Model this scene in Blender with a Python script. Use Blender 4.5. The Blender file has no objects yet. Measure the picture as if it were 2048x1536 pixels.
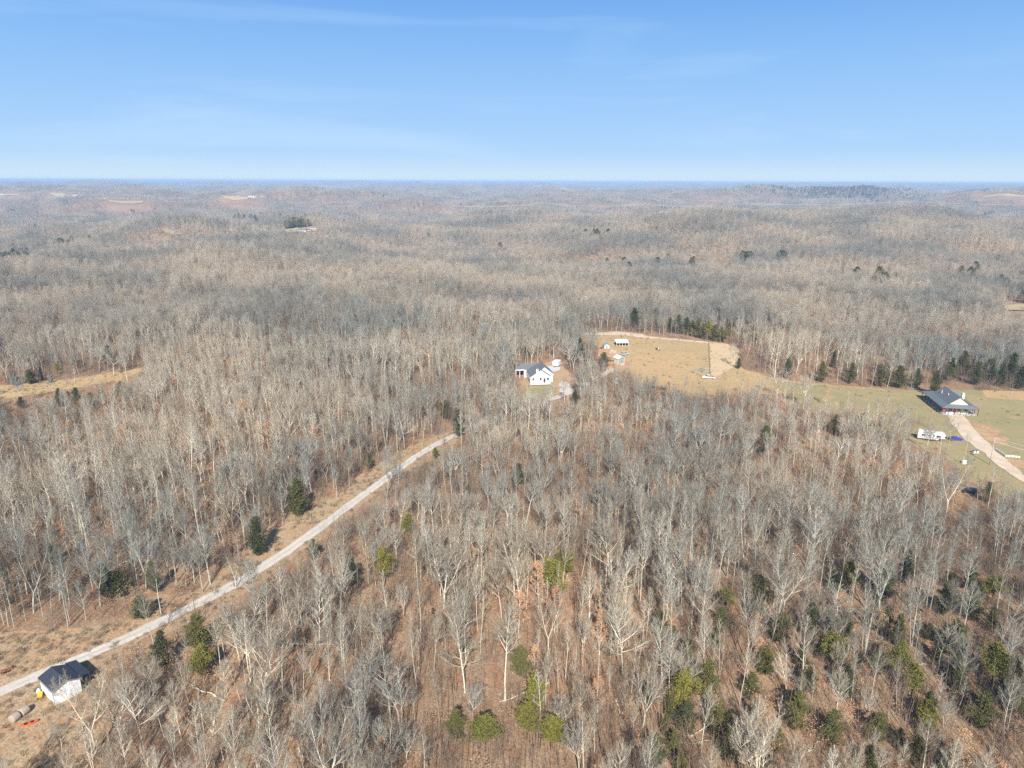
import bpy, bmesh, math, random, time
import numpy as np
from mathutils import Vector, Matrix, Euler

T_START = time.time()
random.seed(7)
RS = np.random.RandomState(7)
scene = bpy.context.scene
COL = scene.collection
R = math.radians

# ------------------------------------------------------------------ camera
CAM_H = 90.0
FPX = 1440.0                       # focal length in pixels of the 2048 px wide photograph
cam_data = bpy.data.cameras.new("camera")
cam_data.sensor_width = 36.0
cam_data.lens = 36.0 * FPX / 2048.0
cam_data.clip_start = 0.5
cam_data.clip_end = 200000.0
cam = bpy.data.objects.new("camera", cam_data)
COL.objects.link(cam)
PITCH = math.atan(406.0 / FPX)
cam.matrix_world = (Matrix.Translation((0, 0, CAM_H)) @ Euler((math.pi / 2 - PITCH, 0, 0)).to_matrix().to_4x4()
                    @ Matrix.Rotation(R(0.22), 4, 'Z'))
scene.camera = cam
scene.render.resolution_x = 1024
scene.render.resolution_y = 768

# ------------------------------------------------------------------ sky and sun
SUN_EL = 37.0
SUN_AZ_X = -0.012                  # light travels towards +Y, a touch to -X
w = bpy.data.worlds.new("World")
scene.world = w
w.use_nodes = True
nt = w.node_tree
nt.nodes.clear()
out = nt.nodes.new('ShaderNodeOutputWorld')
bg = nt.nodes.new('ShaderNodeBackground')
sky = nt.nodes.new('ShaderNodeTexSky')
sky.sky_type = 'NISHITA'
sky.sun_disc = False
sky.sun_elevation = R(SUN_EL)
sky.sun_rotation = math.pi
sky.altitude = 0
sky.air_density = 1.0
sky.dust_density = 0.35
sky.ozone_density = 2.2
bg.inputs['Strength'].default_value = 0.075
tc = nt.nodes.new('ShaderNodeTexCoord')
mp = nt.nodes.new('ShaderNodeMapping')
mp.inputs['Scale'].default_value = (1.1, 1.1, 9.0)
mp.inputs['Rotation'].default_value = (0.0, R(11), 0)
n1 = nt.nodes.new('ShaderNodeTexNoise')
n1.inputs['Scale'].default_value = 1.7
n1.inputs['Detail'].default_value = 8
n1.inputs['Roughness'].default_value = 0.55
n1.inputs['Distortion'].default_value = 0.6
cr = nt.nodes.new('ShaderNodeMapRange')
cr.inputs['From Min'].default_value = 0.52
cr.inputs['From Max'].default_value = 0.85
cr.inputs['To Min'].default_value = 0.0
cr.inputs['To Max'].default_value = 0.24
mx = nt.nodes.new('ShaderNodeMix')
mx.data_type = 'RGBA'
mx.inputs['B'].default_value = (7.4, 8.9, 10.0, 1)
L = nt.links
L.new(tc.outputs['Generated'], mp.inputs['Vector'])
L.new(mp.outputs['Vector'], n1.inputs['Vector'])
L.new(n1.outputs['Fac'], cr.inputs['Value'])
L.new(cr.outputs['Result'], mx.inputs['Factor'])
# near the horizon the clear winter air grades from pale to deep blue
sx = nt.nodes.new('ShaderNodeSeparateXYZ')
L.new(tc.outputs['Generated'], sx.inputs[0])
rp = nt.nodes.new('ShaderNodeValToRGB')
els = rp.color_ramp.elements
SKYK = 1.0 / (0.075 * 2 ** 0.7)
for pos, c in ((0.0, (0.68, 0.83, 0.956)), (0.012, (0.60, 0.79, 0.965)), (0.039, (0.445, 0.686, 0.985)), (0.101, (0.345, 0.60, 0.97)), (0.159, (0.262, 0.522, 0.93)), (0.21, (0.192, 0.435, 0.88)), (0.40, (0.09, 0.27, 0.72))):
    e = els[0] if pos == 0.0 else (els[-1] if pos == 0.40 else els.new(pos))
    e.position = pos; e.color = (*c, 1)
sc_ = nt.nodes.new('ShaderNodeMix'); sc_.data_type = 'RGBA'; sc_.blend_type = 'MULTIPLY'; sc_.inputs['Factor'].default_value = 1.0
sc_.inputs['B'].default_value = (SKYK, SKYK, SKYK, 1)
L.new(sx.outputs['Z'], rp.inputs['Fac']); L.new(rp.outputs['Color'], sc_.inputs['A'])
hr = nt.nodes.new('ShaderNodeMapRange'); hr.interpolation_type = 'SMOOTHSTEP'
hr.inputs['From Min'].default_value = 0.32; hr.inputs['From Max'].default_value = 0.6
L.new(sx.outputs['Z'], hr.inputs['Value'])
bl = nt.nodes.new('ShaderNodeMix'); bl.data_type = 'RGBA'
L.new(hr.outputs['Result'], bl.inputs['Factor']); L.new(sc_.outputs['Result'], bl.inputs['A']); L.new(sky.outputs['Color'], bl.inputs['B'])
L.new(bl.outputs['Result'], mx.inputs['A'])
L.new(mx.outputs['Result'], bg.inputs['Color'])
L.new(bg.outputs['Background'], out.inputs['Surface'])

sd = bpy.data.lights.new("sun", 'SUN')
sd.energy = 5.0
sd.angle = R(0.55)
sd.color = (1.0, 0.95, 0.87)
so = bpy.data.objects.new("sun", sd)
COL.objects.link(so)
dvec = Vector((SUN_AZ_X, math.cos(R(SUN_EL)), -math.sin(R(SUN_EL))))
so.rotation_euler = dvec.to_track_quat('-Z', 'Y').to_euler()
so.location = (0, -60, 200)

scene.view_settings.view_transform = 'Standard'
scene.view_settings.look = 'None'
scene.view_settings.gamma = 1.0
scene.view_settings.exposure = 0.7
scene.view_settings.use_curve_mapping = False
scene.render.engine = 'CYCLES'
scene.cycles.max_bounces = 5
scene.cycles.diffuse_bounces = 2
scene.cycles.glossy_bounces = 1
scene.cycles.transmission_bounces = 1
scene.cycles.volume_bounces = 0
scene.cycles.use_denoising = False
scene.cycles.use_adaptive_sampling = False

# ------------------------------------------------------------------ projection helpers
MW = cam.matrix_world.copy()
CI = np.array(MW.inverted())
CR = np.array(MW.to_3x3())


def project(x, y, z):
    """world -> pixel in the 2048x1536 photograph; vectorised"""
    x = np.asarray(x, float); y = np.asarray(y, float); z = np.asarray(z, float)
    cx = CI[0, 0] * x + CI[0, 1] * y + CI[0, 2] * z + CI[0, 3]
    cy = CI[1, 0] * x + CI[1, 1] * y + CI[1, 2] * z + CI[1, 3]
    cz = -(CI[2, 0] * x + CI[2, 1] * y + CI[2, 2] * z + CI[2, 3])
    czs = np.where(cz > 0.1, cz, 0.1)
    return 1024 + FPX * cx / czs, 768 - FPX * cy / czs, cz


# ------------------------------------------------------------------ terrain
def vnoise(x, y, seed=0):
    x = np.asarray(x, float); y = np.asarray(y, float)
    xi = np.floor(x).astype(np.int64); yi = np.floor(y).astype(np.int64)
    fx = x - xi; fy = y - yi
    fx = fx * fx * fx * (fx * (fx * 6 - 15) + 10); fy = fy * fy * fy * (fy * (fy * 6 - 15) + 10)

    def h(a, b):
        n = (a * 374761393 + b * 668265263 + seed * 982451653) & 0x7fffffff
        n = ((n ^ (n >> 13)) * 1274126177) & 0x7fffffff
        n = ((n ^ (n >> 16)) * 1103515245) & 0x7fffffff
        return ((n >> 8) & 0xffff) / 65535.0
    a = h(xi, yi); b = h(xi + 1, yi); c = h(xi, yi + 1); d = h(xi + 1, yi + 1)
    return (a + (b - a) * fx + (c - a) * fy + (a - b - c + d) * fx * fy) * 2 - 1


def fbm(x, y, seed=0, octv=3):
    s = 0; a = 1.0; t = 0
    for i in range(octv):
        s = s + a * vnoise(x * 2 ** i + 17.3 * i, y * 2 ** i + 5.1 * i, seed + i); t += a; a *= 0.5
    return s / t


def sstep(a, b, v):
    t = np.clip((v - a) / (b - a), 0, 1)
    return t * t * (3 - 2 * t)


HILLS = []


def add_hill(px_, py_, D, back=0.05, sig=0.075, extra=7):
    d_ = CR @ np.array([(px_ - 1024) / FPX, (768 - py_) / FPX, -1.0]); s_ = D / math.hypot(d_[0], d_[1])
    x_, y_ = d_[0] * s_, d_[1] * s_; zt_ = CAM_H + d_[2] * s_
    k_ = 1 + back
    amp = zt_ + extra - float(terrain(x_ * k_, y_ * k_))
    if amp > 2: HILLS.append((x_ * k_, y_ * k_, D * sig, amp))


def terrain(x, y):
    x = np.asarray(x, float); y = np.asarray(y, float)
    r = np.sqrt(x * x + y * y)
    z = 2.2 * vnoise(x / 95 + 3.1, y / 95 + 1.7, 1) * sstep(60, 140, r)
    far = sstep(430, 1000, r)
    z = z + far * 33 * fbm(x / 320 + 9, y / 300 + 4, 5, 3)
    z = z + far * 9 * fbm(x / 150 + 31, y / 120, 41, 2)
    vfar = sstep(1500, 3200, r)
    z = z + vfar * 15 * fbm(x / 380, y / 260, 43, 2)
    z = z + vfar * 46 * fbm(x / 1100 + 2, y / 620, 11, 3)
    z = z + sstep(5000, 11000, r) * (22 + 16 * fbm(x / 4200, y / 1900 + 7, 21, 2))
    # long ridge on the right, valley on the left
    z = z + 26 * np.exp(-((y - 1250 - 0.05 * x) / 330.0) ** 2) * sstep(-350, 250, x)
    z = z - 16 * np.exp(-((y - 1900) / 420.0) ** 2) * sstep(400, 1200, r)
    z = z - 20 * np.exp(-((x + 420 - 0.10 * (y - 900)) / 150.0) ** 2) * sstep(600, 1100, y)
    z = z + 9 * np.exp(-((x + 220) / 260.0) ** 2 - ((y - 620) / 200.0) ** 2)
    z = z - 5 * np.exp(-((x - 55) / 45.0) ** 2 - ((y - 95) / 40.0) ** 2)
    for hx, hy, hs, ha in HILLS:
        z = z + ha * np.exp(-(((x - hx) * 0.75) ** 2 + (y - hy) ** 2) / (hs * hs))
    return np.minimum(z, 76.0)


for h_ in ((600, 461, 1250), (330, 466, 1150), (250, 404, 2700), (472, 395, 3300), (135, 391, 3700), (20, 389, 4200), (2010, 391, 3400), (1650, 387, 3700), (1300, 382, 4600), (900, 378, 5200)):
    add_hill(*h_)


TS = np.concatenate([np.arange(40, 700, 1.5), np.geomspace(700, 30000, 900)])


def hit(px, py):
    """pixel of the photograph -> point on the ground"""
    d = CR @ np.array([(px - 1024) / FPX, (768 - py) / FPX, -1.0])
    hz = CAM_H + d[2] * TS - terrain(d[0] * TS, d[1] * TS)
    k = np.argmax(hz < 0)
    if hz[k] >= 0:
        k = len(TS) - 1
    a, b = TS[max(k - 1, 0)], TS[k]
    for _ in range(24):
        m = 0.5 * (a + b)
        if CAM_H + d[2] * m - terrain(d[0] * m, d[1] * m) < 0:
            b = m
        else:
            a = m
    return Vector((d[0] * b, d[1] * b, float(terrain(d[0] * b, d[1] * b))))


def on_ground(x, y):
    return Vector((x, y, float(terrain(x, y))))


# ------------------------------------------------------------------ object helpers
def tag(o, label=None, cat=None, group=None, kind=None):
    if label: o["label"] = label
    if cat: o["category"] = cat
    if group: o["group"] = group
    if kind: o["kind"] = kind
    return o


def empty(name, loc, rz=0.0, label=None, cat=None, group=None):
    o = bpy.data.objects.new(name, None)
    COL.objects.link(o)
    o.location = loc
    o.rotation_euler = (0, 0, rz)
    o.empty_display_size = 0.5
    return tag(o, label, cat, group)


def mesh_from(name, verts, faces, mats=None, matidx=None, smooth=False):
    me = bpy.data.meshes.new(name)
    if isinstance(faces, np.ndarray):
        n, k = faces.shape
        me.vertices.add(len(verts)); me.vertices.foreach_set('co', np.asarray(verts, np.float32).ravel())
        me.loops.add(n * k); me.loops.foreach_set('vertex_index', faces.astype(np.int32).ravel())
        me.polygons.add(n)
        me.polygons.foreach_set('loop_start', (np.arange(n) * k).astype(np.int32))
        me.polygons.foreach_set('loop_total', np.full(n, k, np.int32))
        me.update(calc_edges=True)
    else:
        me.from_pydata([tuple(v) for v in verts], [], faces)
        me.update()
    for m in (mats or []):
        me.materials.append(m)
    if matidx is not None:
        me.polygons.foreach_set('material_index', np.asarray(matidx, np.int32))
    if smooth:
        me.polygons.foreach_set('use_smooth', np.ones(len(me.polygons), bool))
    return me


def link_mesh(name, me, parent=None):
    o = bpy.data.objects.new(name, me)
    COL.objects.link(o)
    if parent is not None:
        o.parent = parent
    return o


class MB:
    """collects shapes, links them as ONE mesh object"""
    def __init__(s):
        s.v = []; s.f = []

    def add(s, vs, fs):
        b = len(s.v); s.v += [tuple(v) for v in vs]; s.f += [tuple(i + b for i in f) for f in fs]; return s

    def box(s, x0, x1, y0, y1, z0, z1):
        return s.add([(x0, y0, z0), (x1, y0, z0), (x1, y1, z0), (x0, y1, z0), (x0, y0, z1), (x1, y0, z1), (x1, y1, z1), (x0, y1, z1)],
                     [(0, 3, 2, 1), (4, 5, 6, 7), (0, 1, 5, 4), (1, 2, 6, 5), (2, 3, 7, 6), (3, 0, 4, 7)])

    def quadslab(s, p, t):
        """p: four points ccw from above, thickness t downwards"""
        q = [(a[0], a[1], a[2] - t) for a in p]
        return s.add(list(p) + q, [(0, 1, 2, 3), (7, 6, 5, 4), (0, 4, 5, 1), (1, 5, 6, 2), (2, 6, 7, 3), (3, 7, 4, 0)])

    def tube(s, a, b, r0, r1=None, n=8):
        r1 = r0 if r1 is None else r1
        a = Vector(a); b = Vector(b); d = (b - a).normalized()
        u = d.orthogonal().normalized(); w_ = d.cross(u)
        vs = [a + (u * math.cos(t) + w_ * math.sin(t)) * r0 for t in [i * 2 * math.pi / n for i in range(n)]]
        vs += [b + (u * math.cos(t) + w_ * math.sin(t)) * r1 for t in [i * 2 * math.pi / n for i in range(n)]]
        fs = [(i, (i + 1) % n, n + (i + 1) % n, n + i) for i in range(n)] + [tuple(range(n))[::-1], tuple(range(n, 2 * n))]
        return s.add(vs, fs)

    def lathe(s, prof, n=16, c=(0, 0, 0), axis='Z'):
        """prof: (r, h) pairs; closed solid about an axis"""
        vs = []; fs = []
        for (r, h) in prof:
            for i in range(n):
                t = i * 2 * math.pi / n
                p = (r * math.cos(t), r * math.sin(t), h)
                if axis == 'X': p = (p[2], p[0], p[1])
                if axis == 'Y': p = (p[1], p[2], p[0])
                vs.append((p[0] + c[0], p[1] + c[1], p[2] + c[2]))
        m = len(prof)
        for k in range(m - 1):
            for i in range(n):
                fs.append((k * n + i, k * n + (i + 1) % n, (k + 1) * n + (i + 1) % n, (k + 1) * n + i))
        fs.append(tuple(range(n))[::-1]); fs.append(tuple(range((m - 1) * n, m * n)))
        return s.add(vs, fs)

    def prism(s, poly, y0, y1):
        """poly in x,z extruded along y"""
        n = len(poly)
        vs = [(x, y0, z) for x, z in poly] + [(x, y1, z) for x, z in poly]
        fs = [tuple(range(n)), tuple(range(n, 2 * n))[::-1]] + [(i, n + i, n + (i + 1) % n, (i + 1) % n) for i in range(n)]
        return s.add(vs, fs)

    def build(s, name, mat, parent=None, smooth=False, bevel=0):
        me = mesh_from(name, s.v, s.f, [mat])
        bm = bmesh.new(); bm.from_mesh(me)
        bmesh.ops.recalc_face_normals(bm, faces=bm.faces)
        if bevel:
            bmesh.ops.bevel(bm, geom=list(bm.edges), offset=bevel, segments=2, affect='EDGES', profile=0.6)
        bm.to_mesh(me); bm.free()
        if smooth:
            me.polygons.foreach_set('use_smooth', np.ones(len(me.polygons), bool))
        return link_mesh(name, me, parent)


# ------------------------------------------------------------------ materials
def mat(name, base, rough=0.8, var=None, scale=4.0, spec=0.3, metal=0.0, bump=0.0, coord='Object', detail=5.0, stretch=None):
    m = bpy.data.materials.new(name)
    m.use_nodes = True
    n = m.node_tree.nodes; l = m.node_tree.links
    b = n['Principled BSDF']
    b.inputs['Base Color'].default_value = (*base, 1)
    b.inputs['Roughness'].default_value = rough
    b.inputs['Metallic'].default_value = metal
    b.inputs['Specular IOR Level'].default_value = spec
    if var is not None:
        t = n.new('ShaderNodeTexCoord'); no = n.new('ShaderNodeTexNoise'); no.inputs['Scale'].default_value = scale
        no.inputs['Detail'].default_value = detail
        no.inputs['Roughness'].default_value = 0.65
        src = t.outputs[coord]
        if stretch:
            ma = n.new('ShaderNodeMapping'); ma.inputs['Scale'].default_value = stretch
            l.new(src, ma.inputs['Vector']); src = ma.outputs['Vector']
        l.new(src, no.inputs['Vector'])
        ra = n.new('ShaderNodeMapRange'); ra.inputs['From Min'].default_value = 0.3; ra.inputs['From Max'].default_value = 0.7
        l.new(no.outputs['Fac'], ra.inputs['Value'])
        mi = n.new('ShaderNodeMix'); mi.data_type = 'RGBA'
        mi.inputs['A'].default_value = (*base, 1); mi.inputs['B'].default_value = (*var, 1)
        l.new(ra.outputs['Result'], mi.inputs['Factor']); l.new(mi.outputs['Result'], b.inputs['Base Color'])
        if bump:
            bu = n.new('ShaderNodeBump'); bu.inputs['Strength'].default_value = bump; bu.inputs['Distance'].default_value = 0.1
            l.new(no.outputs['Fac'], bu.inputs['Height']); l.new(bu.outputs['Normal'], b.inputs['Normal'])
    return m


def stripe_mat(name, base, dark, freq, axis='X', rough=0.5, metal=0.0, spec=0.4):
    """boards or metal ribs: narrow darker seams repeating along an object axis"""
    m = mat(name, base, rough, metal=metal, spec=spec)
    n = m.node_tree.nodes; l = m.node_tree.links; b = n['Principled BSDF']
    t = n.new('ShaderNodeTexCoord'); sx = n.new('ShaderNodeSeparateXYZ'); l.new(t.outputs['Object'], sx.inputs[0])
    mu = n.new('ShaderNodeMath'); mu.operation = 'MULTIPLY'; mu.inputs[1].default_value = freq; l.new(sx.outputs[axis], mu.inputs[0])
    fr = n.new('ShaderNodeMath'); fr.operation = 'FRACT'; l.new(mu.outputs[0], fr.inputs[0])
    lt = n.new('ShaderNodeMath'); lt.operation = 'LESS_THAN'; lt.inputs[1].default_value = 0.14; l.new(fr.outputs[0], lt.inputs[0])
    no = n.new('ShaderNodeTexNoise'); no.inputs['Scale'].default_value = 1.2; no.inputs['Detail'].default_value = 4
    l.new(t.outputs['Object'], no.inputs['Vector'])
    ad = n.new('ShaderNodeMath'); ad.operation = 'MULTIPLY_ADD'; ad.inputs[1].default_value = 0.5; l.new(no.outputs['Fac'], ad.inputs[0])
    l.new(lt.outputs[0], ad.inputs[2])
    ad.use_clamp = True
    mi = n.new('ShaderNodeMix'); mi.data_type = 'RGBA'; mi.inputs['A'].default_value = (*base, 1); mi.inputs['B'].default_value = (*dark, 1)
    l.new(ad.outputs[0], mi.inputs['Factor']); l.new(mi.outputs['Result'], b.inputs['Base Color'])
    return m


def bark_mat(name, cols, rough=0.9, tones=((0.70, 0.74, 0.76), (1.24, 1.15, 1.05))):
    """colour ramp driven by the tree's own random number: grey, tan and near-white bark"""
    m = bpy.data.materials.new(name); m.use_nodes = True
    n = m.node_tree.nodes; l = m.node_tree.links; b = n['Principled BSDF']
    b.inputs['Roughness'].default_value = rough
    b.inputs['Specular IOR Level'].default_value = 0.15
    oi = n.new('ShaderNodeObjectInfo'); ra = n.new('ShaderNodeValToRGB')
    ra.color_ramp.interpolation = 'LINEAR'
    els = ra.color_ramp.elements
    for i, c in enumerate(cols):
        p = i / (len(cols) - 1)
        e = els[i] if i < 2 and i < len(els) and i == 0 else (els.new(p) if 0 < i < len(cols) - 1 else els[-1])
        e.position = p; e.color = (*c, 1)
    l.new(oi.outputs['Random'], ra.inputs['Fac'])
    t = n.new('ShaderNodeTexCoord'); no = n.new('ShaderNodeTexNoise'); no.inputs['Scale'].default_value = 1.3
    no.inputs['Detail'].default_value = 6
    l.new(t.outputs['Object'], no.inputs['Vector'])
    mr = n.new('ShaderNodeMapRange'); mr.inputs['From Min'].default_value = 0.3; mr.inputs['From Max'].default_value = 0.7
    mr.inputs['To Min'].default_value = 0.72; mr.inputs['To Max'].default_value = 1.22
    l.new(no.outputs['Fac'], mr.inputs['Value'])
    # stands of different species: slow drift of tone over the land
    gp = n.new('ShaderNodeNewGeometry'); st = n.new('ShaderNodeTexNoise'); st.inputs['Scale'].default_value = 0.011; st.inputs['Detail'].default_value = 4
    l.new(gp.outputs['Position'], st.inputs['Vector'])
    sr = n.new('ShaderNodeMapRange'); sr.inputs['From Min'].default_value = 0.40; sr.inputs['From Max'].default_value = 0.60
    l.new(st.outputs['Fac'], sr.inputs['Value'])
    sm = n.new('ShaderNodeMix'); sm.data_type = 'RGBA'; sm.inputs['A'].default_value = (*tones[0], 1); sm.inputs['B'].default_value = (*tones[1], 1)
    l.new(sr.outputs['Result'], sm.inputs['Factor'])
    m0 = n.new('ShaderNodeMix'); m0.data_type = 'RGBA'; m0.blend_type = 'MULTIPLY'; m0.inputs['Factor'].default_value = 1
    l.new(ra.outputs['Color'], m0.inputs['A']); l.new(sm.outputs['Result'], m0.inputs['B'])
    mu = n.new('ShaderNodeMix'); mu.data_type = 'RGBA'; mu.blend_type = 'MULTIPLY'; mu.inputs['Factor'].default_value = 1
    l.new(m0.outputs['Result'], mu.inputs['A']); l.new(mr.outputs['Result'], mu.inputs['B'])
    l.new(mu.outputs['Result'], b.inputs['Base Color'])
    return m


M = {}
M['bark'] = bark_mat('pale_bark', [(0.47, 0.44, 0.345), (0.62, 0.61, 0.525), (0.38, 0.345, 0.27), (0.68, 0.67, 0.58), (0.52, 0.495, 0.395)])
M['twig'] = bark_mat('grey_twigs', [(0.295, 0.26, 0.208), (0.38, 0.368, 0.325), (0.235, 0.20, 0.153), (0.35, 0.332, 0.287), (0.295, 0.26, 0.20)])
M['brush'] = bark_mat('brown_brush', [(0.26, 0.19, 0.14), (0.34, 0.26, 0.19), (0.22, 0.16, 0.12)])
M['russet'] = bark_mat('russet_leaves', [(0.42, 0.25, 0.15), (0.52, 0.35, 0.21), (0.36, 0.19, 0.11)])
M['pine'] = bark_mat('yellow_green_needles', [(0.21, 0.20, 0.035), (0.155, 0.155, 0.035), (0.26, 0.235, 0.04)])
M['cedar'] = bark_mat('dark_green_needles', [(0.075, 0.085, 0.035), (0.13, 0.125, 0.04), (0.06, 0.072, 0.032)])
M['darkbark'] = mat('dark_bark', (0.16, 0.12, 0.09), 0.9, (0.10, 0.08, 0.06), 2.0)
M['white_metal'] = stripe_mat('white_metal_sheet', (0.78, 0.80, 0.82), (0.55, 0.57, 0.60), 2.5, 'Y')
M['white_board'] = stripe_mat('white_boards', (0.80, 0.81, 0.82), (0.60, 0.62, 0.64), 4, 'Z')
M['white'] = mat('white_paint', (0.80, 0.80, 0.79), 0.5, (0.70, 0.70, 0.69), 1.5)
M['navy_shingle'] = mat('navy_shingles', (0.025, 0.033, 0.055), 0.7, (0.05, 0.058, 0.075), 3.0, spec=0.3)
M['slate_shingle'] = mat('slate_shingles', (0.12, 0.135, 0.15), 0.75, (0.17, 0.18, 0.19), 2.5)
M['dark'] = mat('dark_void', (0.012, 0.012, 0.014), 0.9, (0.02, 0.018, 0.016), 3)
M['glass'] = mat('window_glass', (0.03, 0.04, 0.055), 0.12, (0.05, 0.06, 0.08), 2, spec=0.6)
M['cream'] = mat('cream_stucco', (0.72, 0.64, 0.46), 0.8, (0.62, 0.55, 0.40), 3)
M['sage'] = mat('sage_siding', (0.19, 0.24, 0.20), 0.8, (0.24, 0.28, 0.24), 3)
M['grey_stone'] = mat('pale_stone', (0.60, 0.57, 0.58), 0.8, (0.48, 0.46, 0.47), 3)
M['concrete'] = mat('concrete', (0.55, 0.55, 0.53), 0.9, (0.45, 0.45, 0.43), 1.5)
M['orange'] = mat('orange_plastic', (0.85, 0.12, 0.02), 0.4, (0.75, 0.10, 0.02), 2)
M['yellow'] = mat('yellow_paint', (0.80, 0.48, 0.03), 0.5, (0.70, 0.42, 0.03), 3)
M['rust'] = mat('rusty_steel', (0.36, 0.11, 0.04), 0.8, (0.20, 0.07, 0.03), 4)
M['rubber'] = mat('black_rubber', (0.015, 0.015, 0.016), 0.8, (0.03, 0.03, 0.03), 4)
M['hay'] = mat('weathered_hay', (0.42, 0.36, 0.29), 0.95, (0.30, 0.25, 0.20), 6, bump=0.4, stretch=(8, 1, 1))
M['teal'] = mat('teal_roofing', (0.12, 0.30, 0.36), 0.6, (0.16, 0.35, 0.40), 3)
M['blue_car'] = mat('blue_car_paint', (0.03, 0.07, 0.42), 0.25, (0.02, 0.05, 0.34), 1, spec=0.6)
M['silver_car'] = mat('silver_car_paint', (0.45, 0.52, 0.60), 0.3, (0.40, 0.46, 0.54), 1, spec=0.6)
M['navy_car'] = mat('navy_car_paint', (0.015, 0.022, 0.06), 0.3, (0.012, 0.018, 0.05), 1, spec=0.6)
M['black_car'] = mat('black_car_paint', (0.012, 0.012, 0.015), 0.25, (0.02, 0.02, 0.024), 1, spec=0.6)
M['steel'] = mat('grey_steel', (0.35, 0.36, 0.37), 0.5, (0.28, 0.29, 0.30), 3, metal=0.6)
M['darksteel'] = mat('dark_posts', (0.05, 0.04, 0.035), 0.7, (0.08, 0.065, 0.05), 3)
M['polewood'] = mat('pole_wood', (0.45, 0.40, 0.34), 0.9, (0.36, 0.31, 0.26), 3)
M['red'] = mat('red_paint', (0.62, 0.06, 0.05), 0.5, (0.5, 0.05, 0.04), 3)
M['cow_hide'] = mat('black_hide', (0.02, 0.018, 0.017), 0.8, (0.03, 0.026, 0.024), 4)
M['cow_white'] = mat('white_hide', (0.75, 0.72, 0.66), 0.8, (0.66, 0.62, 0.56), 4)
M['wire'] = mat('glint_wire', (0.75, 0.75, 0.75), 0.4, (0.7, 0.7, 0.7), 1)  # white colour paints in the glint of sun on the wires
M['boulder'] = mat('clay_rock', (0.50, 0.38, 0.28), 0.9, (0.36, 0.27, 0.20), 3)


def ground_mat(name, cols, scales=(0.02, 0.25, 2.2), grit=0.45, rough=0.95):
    """three scales of world-space noise over four real ground colours"""
    m = bpy.data.materials.new(name); m.use_nodes = True
    n = m.node_tree.nodes; l = m.node_tree.links; b = n['Principled BSDF']
    b.inputs['Roughness'].default_value = rough; b.inputs['Specular IOR Level'].default_value = 0.1
    g = n.new('ShaderNodeNewGeometry')

    def noise(sc, det, rg=0.6):
        q = n.new('ShaderNodeTexNoise'); q.inputs['Scale'].default_value = sc; q.inputs['Detail'].default_value = det
        q.inputs['Roughness'].default_value = rg
        l.new(g.outputs['Position'], q.inputs['Vector']); return q.outputs['Fac']

    def rng(v, a, c, lo=0.0, hi=1.0):
        q = n.new('ShaderNodeMapRange'); q.inputs['From Min'].default_value = a; q.inputs['From Max'].default_value = c
        q.inputs['To Min'].default_value = lo; q.inputs['To Max'].default_value = hi
        l.new(v, q.inputs['Value']); return q.outputs['Result']

    def mix(f, a, c, mode='MIX'):
        q = n.new('ShaderNodeMix'); q.data_type = 'RGBA'; q.blend_type = mode
        if isinstance(f, float): q.inputs['Factor'].default_value = f
        else: l.new(f, q.inputs['Factor'])
        for s, v in (('A', a), ('B', c)):
            if isinstance(v, tuple): q.inputs[s].default_value = (*v, 1)
            else: l.new(v, q.inputs[s])
        return q.outputs['Result']
    c = mix(rng(noise(scales[0], 4), 0.4, 0.6), cols[0], cols[1])
    c = mix(rng(noise(scales[1], 5), 0.45, 0.68), c, cols[2])
    c = mix(rng(noise(scales[1] * 3.3, 4, 0.7), 0.55, 0.7), c, cols[3])
    c = mix(1.0, c, rng(noise(scales[2], 6, 0.75), 0.3, 0.7, 1 - grit, 1 + grit * 0.7), 'MULTIPLY')
    l.new(c, b.inputs['Base Color'])
    return m


M['leaf_litter'] = ground_mat('leaf_litter', [(0.28, 0.185, 0.115), (0.36, 0.25, 0.16), (0.32, 0.17, 0.09), (0.44, 0.32, 0.205)], grit=0.62)
M['straw'] = ground_mat('dormant_grass', [(0.47, 0.325, 0.165), (0.40, 0.305, 0.16), (0.50, 0.33, 0.165), (0.32, 0.26, 0.135)], (0.022, 0.09, 1.0), grit=0.3)
M['lawn'] = ground_mat('winter_lawn', [(0.33, 0.275, 0.14), (0.265, 0.24, 0.12), (0.38, 0.29, 0.16), (0.30, 0.24, 0.13)], (0.03, 0.12, 2.0), grit=0.22)
M['clay'] = ground_mat('orange_clay', [(0.44, 0.28, 0.155), (0.50, 0.35, 0.21), (0.40, 0.22, 0.11), (0.52, 0.39, 0.26)], (0.03, 0.2, 2.0), grit=0.3)
M['verge'] = ground_mat('bank_of_straw_and_clay', [(0.38, 0.275, 0.175), (0.43, 0.315, 0.195), (0.42, 0.25, 0.135), (0.30, 0.22, 0.145)], (0.07, 0.4, 2.4), grit=0.6)
M['gravel'] = ground_mat('pale_gravel', [(0.56, 0.51, 0.45), (0.50, 0.46, 0.41), (0.60, 0.57, 0.52), (0.44, 0.38, 0.32)], (0.05, 0.35, 3.0), grit=0.22)
M['tan_gravel'] = ground_mat('tan_gravel', [(0.60, 0.48, 0.35), (0.55, 0.43, 0.31), (0.66, 0.55, 0.43), (0.48, 0.37, 0.26)], (0.05, 0.3, 3.0), grit=0.2)
M['far_field'] = ground_mat('far_field', [(0.40, 0.34, 0.21), (0.35, 0.31, 0.18), (0.42, 0.32, 0.19), (0.33, 0.31, 0.18)], (0.01, 0.03, 0.2), grit=0.2)
M['far_clay'] = ground_mat('far_clay', [(0.46, 0.32, 0.21), (0.46, 0.34, 0.23), (0.44, 0.3, 0.19), (0.46, 0.36, 0.25)], (0.01, 0.03, 0.2), grit=0.15)
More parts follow.
